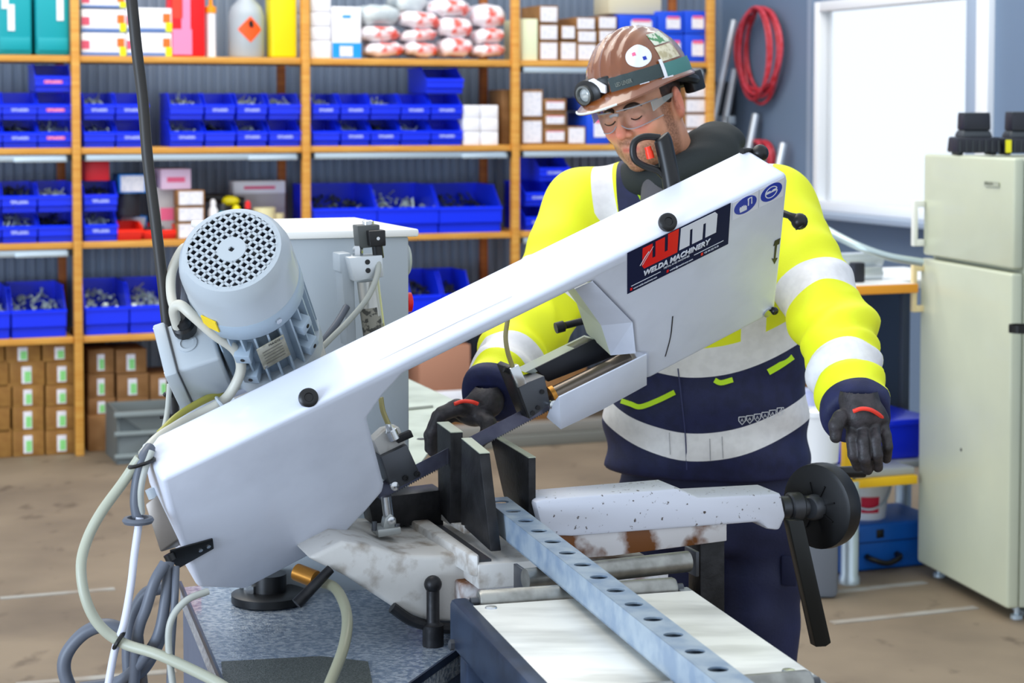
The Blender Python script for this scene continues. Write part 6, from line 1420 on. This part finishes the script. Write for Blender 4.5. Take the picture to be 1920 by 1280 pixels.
for s in (.05, FW-.05):
    q = MB(); q.lathe(fA+fd*s+fp*.06, UP, [(.020, 0), (.020, .012), (.009, .014), (.009, .05)], 12); q.build('foot', M_steel, fr)
    q = MB(); q.lathe(fA+fd*s+fp*.5, UP, [(.020, 0), (.020, .012), (.009, .014), (.009, .05)], 12); q.build('foot', M_steel, fr)
fbox('floor_track', -.05, FW, .10, .14, .0005, .012, M_steel, bev=0)
# black ring holder stuck on the door
rc = on_plane(1914, 616, fA-fp*.035, fp); q = MB(); q.tube([rc+fd*.035*math.cos(t)-fp*.035*math.sin(t) for t in np.linspace(0, 2*math.pi, 25)[:-1]], .004, 8, closed=True); q.v = [tuple(v) for v in q.v]
q2 = MB(); prof = [(.034, -.012), (.036, -.012), (.036, .012), (.034, .012), (.034, -.012)]; q2.lathe(rc, UP, prof, 28); rg = thing('ring_holder', 'black ring-shaped holder fixed on the refrigerator door', 'holder', rc); q2.build('ring', M_blkp, rg)
q = MB(); q.box(rc+fp*.0335, fd*.012, fp*.003, UP*.012); q.build('magnet', M_blkp, rg)
# chargers on top
M_chg = mat('charger_black', (.12, .13, .17), .45); M_chg2 = mat('charger_grey', (.22, .24, .26), .5); M_vol = mat('charger_yellow', (.90, .86, .08), .45)
def tq(px, py): return at_z(px, py, ftop)
def charger(name, label, cx, w_, h_, bh, yel):
    yd = fA[1]-.20; c = W(cx, 284, yd); c[2] = ftop
    o = thing(name, label, 'charger', c, 'battery chargers on the refrigerator')
    def bx(nm, x0, x1, y0, y1, z0, z1, m, tp=1., par=o, bev=.006):
        q = MB(); z0_, z1_ = ftop+z0, ftop+z1; A = [(x0, y0), (x1, y0), (x1, y1), (x0, y1)]; mx_, my_ = (x0+x1)/2, (y0+y1)/2
        q.hexa([V(c[0]+x, c[1]+y, z0_) for x, y in A]+[V(c[0]+mx_+(x-mx_)*tp, c[1]+my_+(y-my_)*tp, z1_) for x, y in A]); return q.build(nm, m, par, bevel=bev)
    bs_ = bx('base', -w_/2, w_/2, -.07, .07, .008, h_, M_chg, .94); bx('foot', -w_/2+.01, -w_/2+.03, -.05, .05, .0003, .010, M_chg2); bx('foot', w_/2-.03, w_/2-.01, -.05, .05, .0003, .010, M_chg2)
    bx('cradle', -w_*.36, w_*.34, -.05, .06, h_, h_+.022, M_chg2, .85); bx('battery', -w_*.30, w_*.30, -.045, .055, h_+.022, h_+.022+bh, M_chg, .97)
    bx('battery_cap', -w_*.29, w_*.29, -.044, .054, h_+.022+bh-.002, h_+.026+bh, M_chg2, .97)
    for k in range(7): x = -w_*.42+w_*.84*k/6; q = MB(); q.box(V(c[0]+x, c[1]-.072, ftop+h_*.5), V(.0018, 0, 0), V(0, .003, 0), V(0, 0, h_*.34)); q.build('vent_rib', M_chg2, bs_)
    if yel: q = MB(); q.box(V(c[0]-w_/2+.014, c[1]-.072, ftop+h_*.52), V(.009, 0, 0), V(0, .004, 0), V(0, 0, h_*.36)); q.build('side_panel', M_vol, bs_)
charger('battery_charger', 'black battery charger with battery, left on the refrigerator', 1826, .150, .060, .055, False)
charger('battery_charger', 'black battery charger with yellow mark, right on the refrigerator', 1916, .155, .058, .060, True)
# ================================================================== workbench with lower shelf
lg = at_z(1592, 1093, 0.)
BZ = W(1640, 535, lg[1])[2]; LZ = W(1640, 868, lg[1])[2]
def KP(s, t, z): return V(lg[0], lg[1], 0)+E*s+BK*t+UP*z
bench = thing('workbench', 'workbench with pale top, orange edge and round steel legs by the window', 'workbench', KP(.25, .3, 0))
def kbox(name, s0, s1, t0, t1, z0, z1, m, par=bench, bev=.003): q = MB(); q.prism([KP(s0, t0, z0), KP(s1, t0, z0), KP(s1, t1, z0), KP(s0, t1, z0)], UP*(z1-z0)); return q.build(name, m, par, bevel=bev)
M_org = mat('orange_edge', (.94, .62, .16), .45); M_yelf = mat('yellow_frame', (.96, .76, .08), .4)
kbox('bench_top', -.20, .255, .0, .62, BZ-.030, BZ, mat('bench_white', (.92, .93, .93), .35)); kbox('bench_top', .255, .60, .11, .62, BZ-.030, BZ, mat('bench_white', (.92, .93, .93))); kbox('lower_shelf', .255, .60, .11, .55, LZ-.055, LZ-.03, mat('shelf_grey', (.66, .68, .68))); kbox('edge_strip', -.20, .255, -.012, .0, BZ-.032, BZ-.002, M_org)
kbox('lower_shelf', -.30, .255, .0, .55, LZ-.055, LZ-.03, mat('shelf_grey', (.66, .68, .68), .4, .3)); kbox('shelf_beam', -.02, .255, -.02, .01, LZ-.085, LZ-.055, M_yelf)
for s, t in ((0, 0), (-.17, .5), (.53, .5)):
    q = MB(); q.lathe(KP(s, t, 0), UP, [(.036, 0), (.036, .02), (.031, .03), (.031, LZ-.06)], 20); q.build('leg', M_steel, bench); kbox('leg_upright', s-.016, s+.016, t-.012, t+.016, LZ-.055, BZ-.032, M_yelf if t == 0 and s == 0 and False else mat('upright_grey', (.35, .38, .42), .4, .4))
kbox('leg_bracket', -.035, -.005, -.025, .005, LZ-.08, LZ+.09, M_yelf)
kbox('back_panel', -.20, .60, .60, .62, LZ+.02, BZ-.03, mat('panel_blue', (.26, .31, .38), .5))
# blue crate on the lower shelf
cb = thing('blue_crate', 'long blue plastic crate on the lower shelf of the workbench', 'crate', KP(.12, .2, LZ-.03))
q = MB(); z0 = LZ-.0295; s0, s1 = -.18, .40; h_ = .145
A0 = [(s0+.03, .14), (s1-.03, .14), (s1-.03, .46), (s0+.03, .46)]; A1 = [(s0, .115), (s1, .115), (s1, .48), (s0, .48)]
q.hexa([KP(s, t, z0) for s, t in A0]+[KP(s, t, z0+h_) for s, t in A1]); q.build('tub', M_bin, cb, bevel=.012, bseg=3)
q = MB(); q.prism([KP(s0-.012, .104, z0+h_-.022), KP(s1+.012, .104, z0+h_-.022), KP(s1+.012, .492, z0+h_-.022), KP(s0-.012, .492, z0+h_-.022)], UP*.024); q.build('rim', M_bin, cb, bevel=.006)
# toolcase and buckets under the shelf
M_case = mat('case_blue', (.04, .36, .72), .42)
tcs = thing('tool_case', 'blue plastic tool case with black handle on the floor under the workbench', 'tool case', KP(.18, .2, 0))
q = MB(); q.prism([KP(-.16, .12, .001), KP(.46, .12, .001), KP(.46, .42, .001), KP(-.16, .42, .001)], UP*.165); q.build('shell', M_case, tcs, bevel=.014, bseg=3)
kb2 = lambda nm, s0, s1, t0, t1, z0, z1, m: kbox(nm, s0, s1, t0, t1, z0, z1, m, tcs)
kb2('latch', .085, .105, .108, .125, .06, .145, M_blkp); kb2('latch', -.06, -.04, .108, .125, .06, .145, M_blkp)
q = MB(); q.tube(spline([KP(.14, .115, .055), KP(.145, .085, .05), KP(.20, .075, .035), KP(.255, .085, .05), KP(.26, .115, .055)], 5), .010, 10); q.build('handle', M_blkp, tcs)
kb2('badge', .18, .21, .117, .122, .115, .145, M_blkp); kb2('lid_seam', -.16, .46, .117, .121, .10, .105, mat('case_dark', (.02, .22, .48), .5))
def bucket(s, t, z, r, h_, label, red=True):
    o = thing('bucket', label, 'bucket', KP(s, t, z), 'white buckets under the workbench'); q = MB(); q.lathe(KP(s, t, z), UP, [(r*.86, 0), (r*.88, .004), (r, h_-.02), (r*1.05, h_-.02), (r*1.05, h_), (r*.98, h_)], 32); q.build('pail', mat('bucket_white', (.90, .91, .92), .4), o)
    q = MB(); q.lathe(KP(s, t, z+h_), UP, [(r*1.06, 0), (r*1.06, .006), (r*.9, .009)], 32); q.build('lid', M_white, o)
    if red:
        q = MB(); vs = []; fs = []
        for i in range(9): a = -1.9+.8*i/8; vs += [KP(s, t, z)+(V(math.cos(a), math.sin(a), 0)*r*.945)+UP*h_*.22, KP(s, t, z)+(V(math.cos(a), math.sin(a), 0)*r*1.0)+UP*h_*.68]
        for i in range(8): fs.append((2*i, 2*i+2, 2*i+3, 2*i+1))
        q.add(vs, fs); q.build('print', mat('bucket_red', (.80, .10, .25), .5), o)
    q = MB(); q.tube(spline([KP(s, t, z+h_*.9)+V(math.cos(a), math.sin(a), 0)*r*1.09-UP*.55*h_*math.sin((a+2.9)/2.6*math.pi) for a in np.linspace(-2.9, -.3, 7)], 4), .004, 6); q.build('bail', M_steel, o)
bucket(.055, .20, .1665, .055, .115, 'small white bucket left on the blue tool case'); bucket(.205, .24, .1665, .084, .125, 'wide white bucket right on the blue tool case')
# things on the bench
al_ = mat('alu_profile', (.86, .89, .92), .3, .6)
for k, (s0, s1, t, z, lb) in enumerate(((-.19, .22, .16, 0, 'lower aluminium profile lying on the workbench'), (-.20, .20, .30, .0, 'rear aluminium profile lying on the workbench'), (-.16, .24, .19, .046, 'upper aluminium profile stacked on the workbench'))):
    q = MB(); q.prism([KP(s0, t, BZ+z+.0005), KP(s1, t, BZ+z+.0005), KP(s1, t+.05, BZ+z+.0005), KP(s0, t+.05, BZ+z+.0005)], UP*.045); q.prism([KP(s0, t+.01, BZ+z+.010), KP(s1, t+.01, BZ+z+.010), KP(s1, t-.006, BZ+z+.010), KP(s0, t-.006, BZ+z+.010)], UP*.02); tag(q.build('aluminium_profile', al_, bevel=.002), lb, 'profile', 'aluminium profiles on the workbench')
q = MB(); q.tube(spline([W(1540, 425, 6.6), W(1575, 445, 6.55), W(1620, 466, 6.5), W(1670, 482, 6.48), W(1730, 492, 6.48)], 6), .014, 12); tag(q.build('flexible_pipe', mat('pipe_alu', (.72, .78, .78), .3, .6)), 'silvery flexible pipe running over the workbench to the refrigerator', 'pipe')
q = MB(); q.box(KP(.08, .10, BZ+.035), E*.022, BK*.02, UP*.034); tag(q.build('black_box', M_chg, bevel=.006), 'small black device standing on the workbench', 'device')
# buckets left of the bench, seen between arm and jacket
def pail(px, py, Y, r, h_, label, fill):
    c = W(px, py, Y); o = thing('bucket', label, 'bucket', V(c[0], c[1], 0), 'white buckets beside the workbench'); z0 = c[2]-h_
    q = MB(); q.lathe(V(c[0], c[1], z0), UP, [(r*.85, 0), (r, h_-.015), (r*1.05, h_-.015), (r*1.05, h_), (r*.96, h_), (r*.94, h_-.04), (.01, h_-.04)], 28); q.build('pail', mat('bucket_white', (.9, .91, .92)), o)
    q = MB(); q.lathe(V(c[0], c[1], z0+h_-.05), UP, [(r*.93, 0), (r*.9, .03), (r*.4, .05)], 20); q.build('fill', fill, o)
    if z0 > .05: q = MB(); q.box(V(c[0], c[1], z0/2), V(r*.8, 0, 0), V(0, r*.8, 0), V(0, 0, z0/2-.001)); tag(q.build('storage_drum', mat('drum_grey', (.40, .42, .45), .5), bevel=.02), 'grey drum under the '+label.split(' ')[1]+' bucket beside the workbench', 'drum')
pail(1515, 720, 6.9, .085, .16, 'open brown-filled bucket behind the worker elbow', M_cardd)
pail(1536, 768, 6.3, .075, .17, 'plain white bucket between jacket and blue crate', M_white)
# ================================================================== hoses and tubes on the right wall
M_rh = mat('red_hose', (.74, .16, .20), .45, noise=((.80, .28, .34), 30, .4, .6))
def coil(px, py, hw_px, hh_px, loops, r, label, seed):
    c = RW(px, py); cs = rs(c); sw = abs(rs(RW(px+hw_px, py))-rs(RW(px-hw_px, py)))/2; sh_ = abs(RW(px, py-hh_px)[2]-RW(px, py+hh_px)[2])/2
    rnd = random.Random(seed); pts = []
    for l in range(loops):
        fx, fy = rnd.uniform(.58, 1.0), rnd.uniform(.72, 1.0); oz = sh_*(1-fy); ox = rnd.uniform(-.15, .15)*sw
        for k in range(12):
            t = math.pi/2+2*math.pi*k/12; f = (l*12+k)/(loops*12)
            pts.append(RP(cs-sw*fx*math.cos(t)+ox, c[2]+sh_*fy*math.sin(t)+oz, .03+.022*(l % 3)+.006*l))
    q = MB(); q.tube(spline(pts, 3), r, 8); return tag(q.build('hose_coil', M_rh), label, 'hose')
coil(1443, 105, 47, 90, 7, .0095, 'large coil of red hose hanging on the right wall', 3)
coil(1440, 300, 22, 36, 4, .009, 'small coil of red hose lower on the right wall', 5)
for k, (x0, y0, x1, y1, dd, lb) in enumerate(((1377, 38, 1340, 212, .10, 'longest aluminium tube leaning beside the last shelf post'), (1378, 130, 1360, 225, .16, 'second aluminium tube leaning by the wall bracket'), (1417, 214, 1405, 275, .30, 'third aluminium tube leaning under the red hose'), (1469, 269, 1460, 312, .45, 'shortest aluminium tube leaning near the worker shoulder'))):
    base = RW(x0, y0); Yt = base[1]-.12; p0 = W(x0, y0, Yt); p1 = W(x1, y1, Yt-.02); dv = (p1-p0)/(p0[2]-p1[2]); p2 = p0+dv*p0[2]
    q = MB(); q.tube([p0, p2], .020, 12); tag(q.build('aluminium_tube', al_), lb, 'tube', 'aluminium tubes leaning at the right wall')
c = RW(1375, 225); o = thing('tube_bracket', 'steel bracket on the right wall holding the leaning tubes', 'bracket', c)
q = MB(); q.box(RP(rs(c), c[2], .10), BK*.18, UP*.022, E*.02); q.build('arm', M_steel, o, bevel=.003); q = MB(); q.box(RP(rs(c)-.03, c[2]+.12, .06), BK*.07, UP*.09, E*.05); q.build('clamp', M_dsteel, o, bevel=.005)
# ================================================================== things on the floor by the shelving
g0 = at_z(985, 838, 0.); gb = P1+E*np.dot(g0-P1, E)+BK*np.dot(g0-P1, BK); sg = np.dot(g0-P1, E); tg = np.dot(g0-P1, BK)
for k, (z, h_, m) in enumerate(((0, .055, mat('beam_grey', (.50, .50, .47), .45, .3)), (.056, .05, mat('beam_grey2', (.58, .57, .54), .45, .3)))):
    q = MB(); q.prism([SW(sg-1.2, tg+.02*k, z+.0005), SW(sg+1.1, tg+.02*k, z+.0005), SW(sg+1.1, tg+.12, z+.0005), SW(sg-1.2, tg+.12, z+.0005)], UP*h_); tag(q.build('steel_beam', m, bevel=.004), f'{["lower", "upper"][k]} grey steel beam lying on the floor before the shelving', 'steel beam', 'grey steel beams on the floor', 'thing')
def fcart(px0, px1, y0, y1, t, d, label, m, z0=None, lab=None): return carton(px0, px1, y0, y1, label, m=m, t=t, d=d, z0=z0, lab=lab)
z_ = SH(830, 731, -.02)[1]
fcart(780, 884, 735, 790, -.02, .34, 'white and brown carton carrying the plain brown box', M_card, .0005)
fcart(812, 886, 734, 762, -.03, .005, 'white sheet of card in front of the lower carton', M_white, SH(830, 762, -.03)[1])
fcart(786, 882, 650, 729, -.01, .32, 'plain brown carton seen under the saw arm', mat('carton_pink', (.70, .50, .40), .65), SH(786, 735, -.02)[1]+.001)
fcart(600, 700, 690, 800, .05, .3, 'brown carton on the floor hidden behind the cabinet', M_card, .0005)
fcart(893, 960, 690, 800, .10, .3, 'dark brown carton on the floor behind the coolant hose', mat('carton_dark', (.34, .24, .18), .7), .0005)
fcart(990, 1100, 660, 790, .10, .3, 'brown carton on the floor behind the yellow sleeve', M_card, .0005)
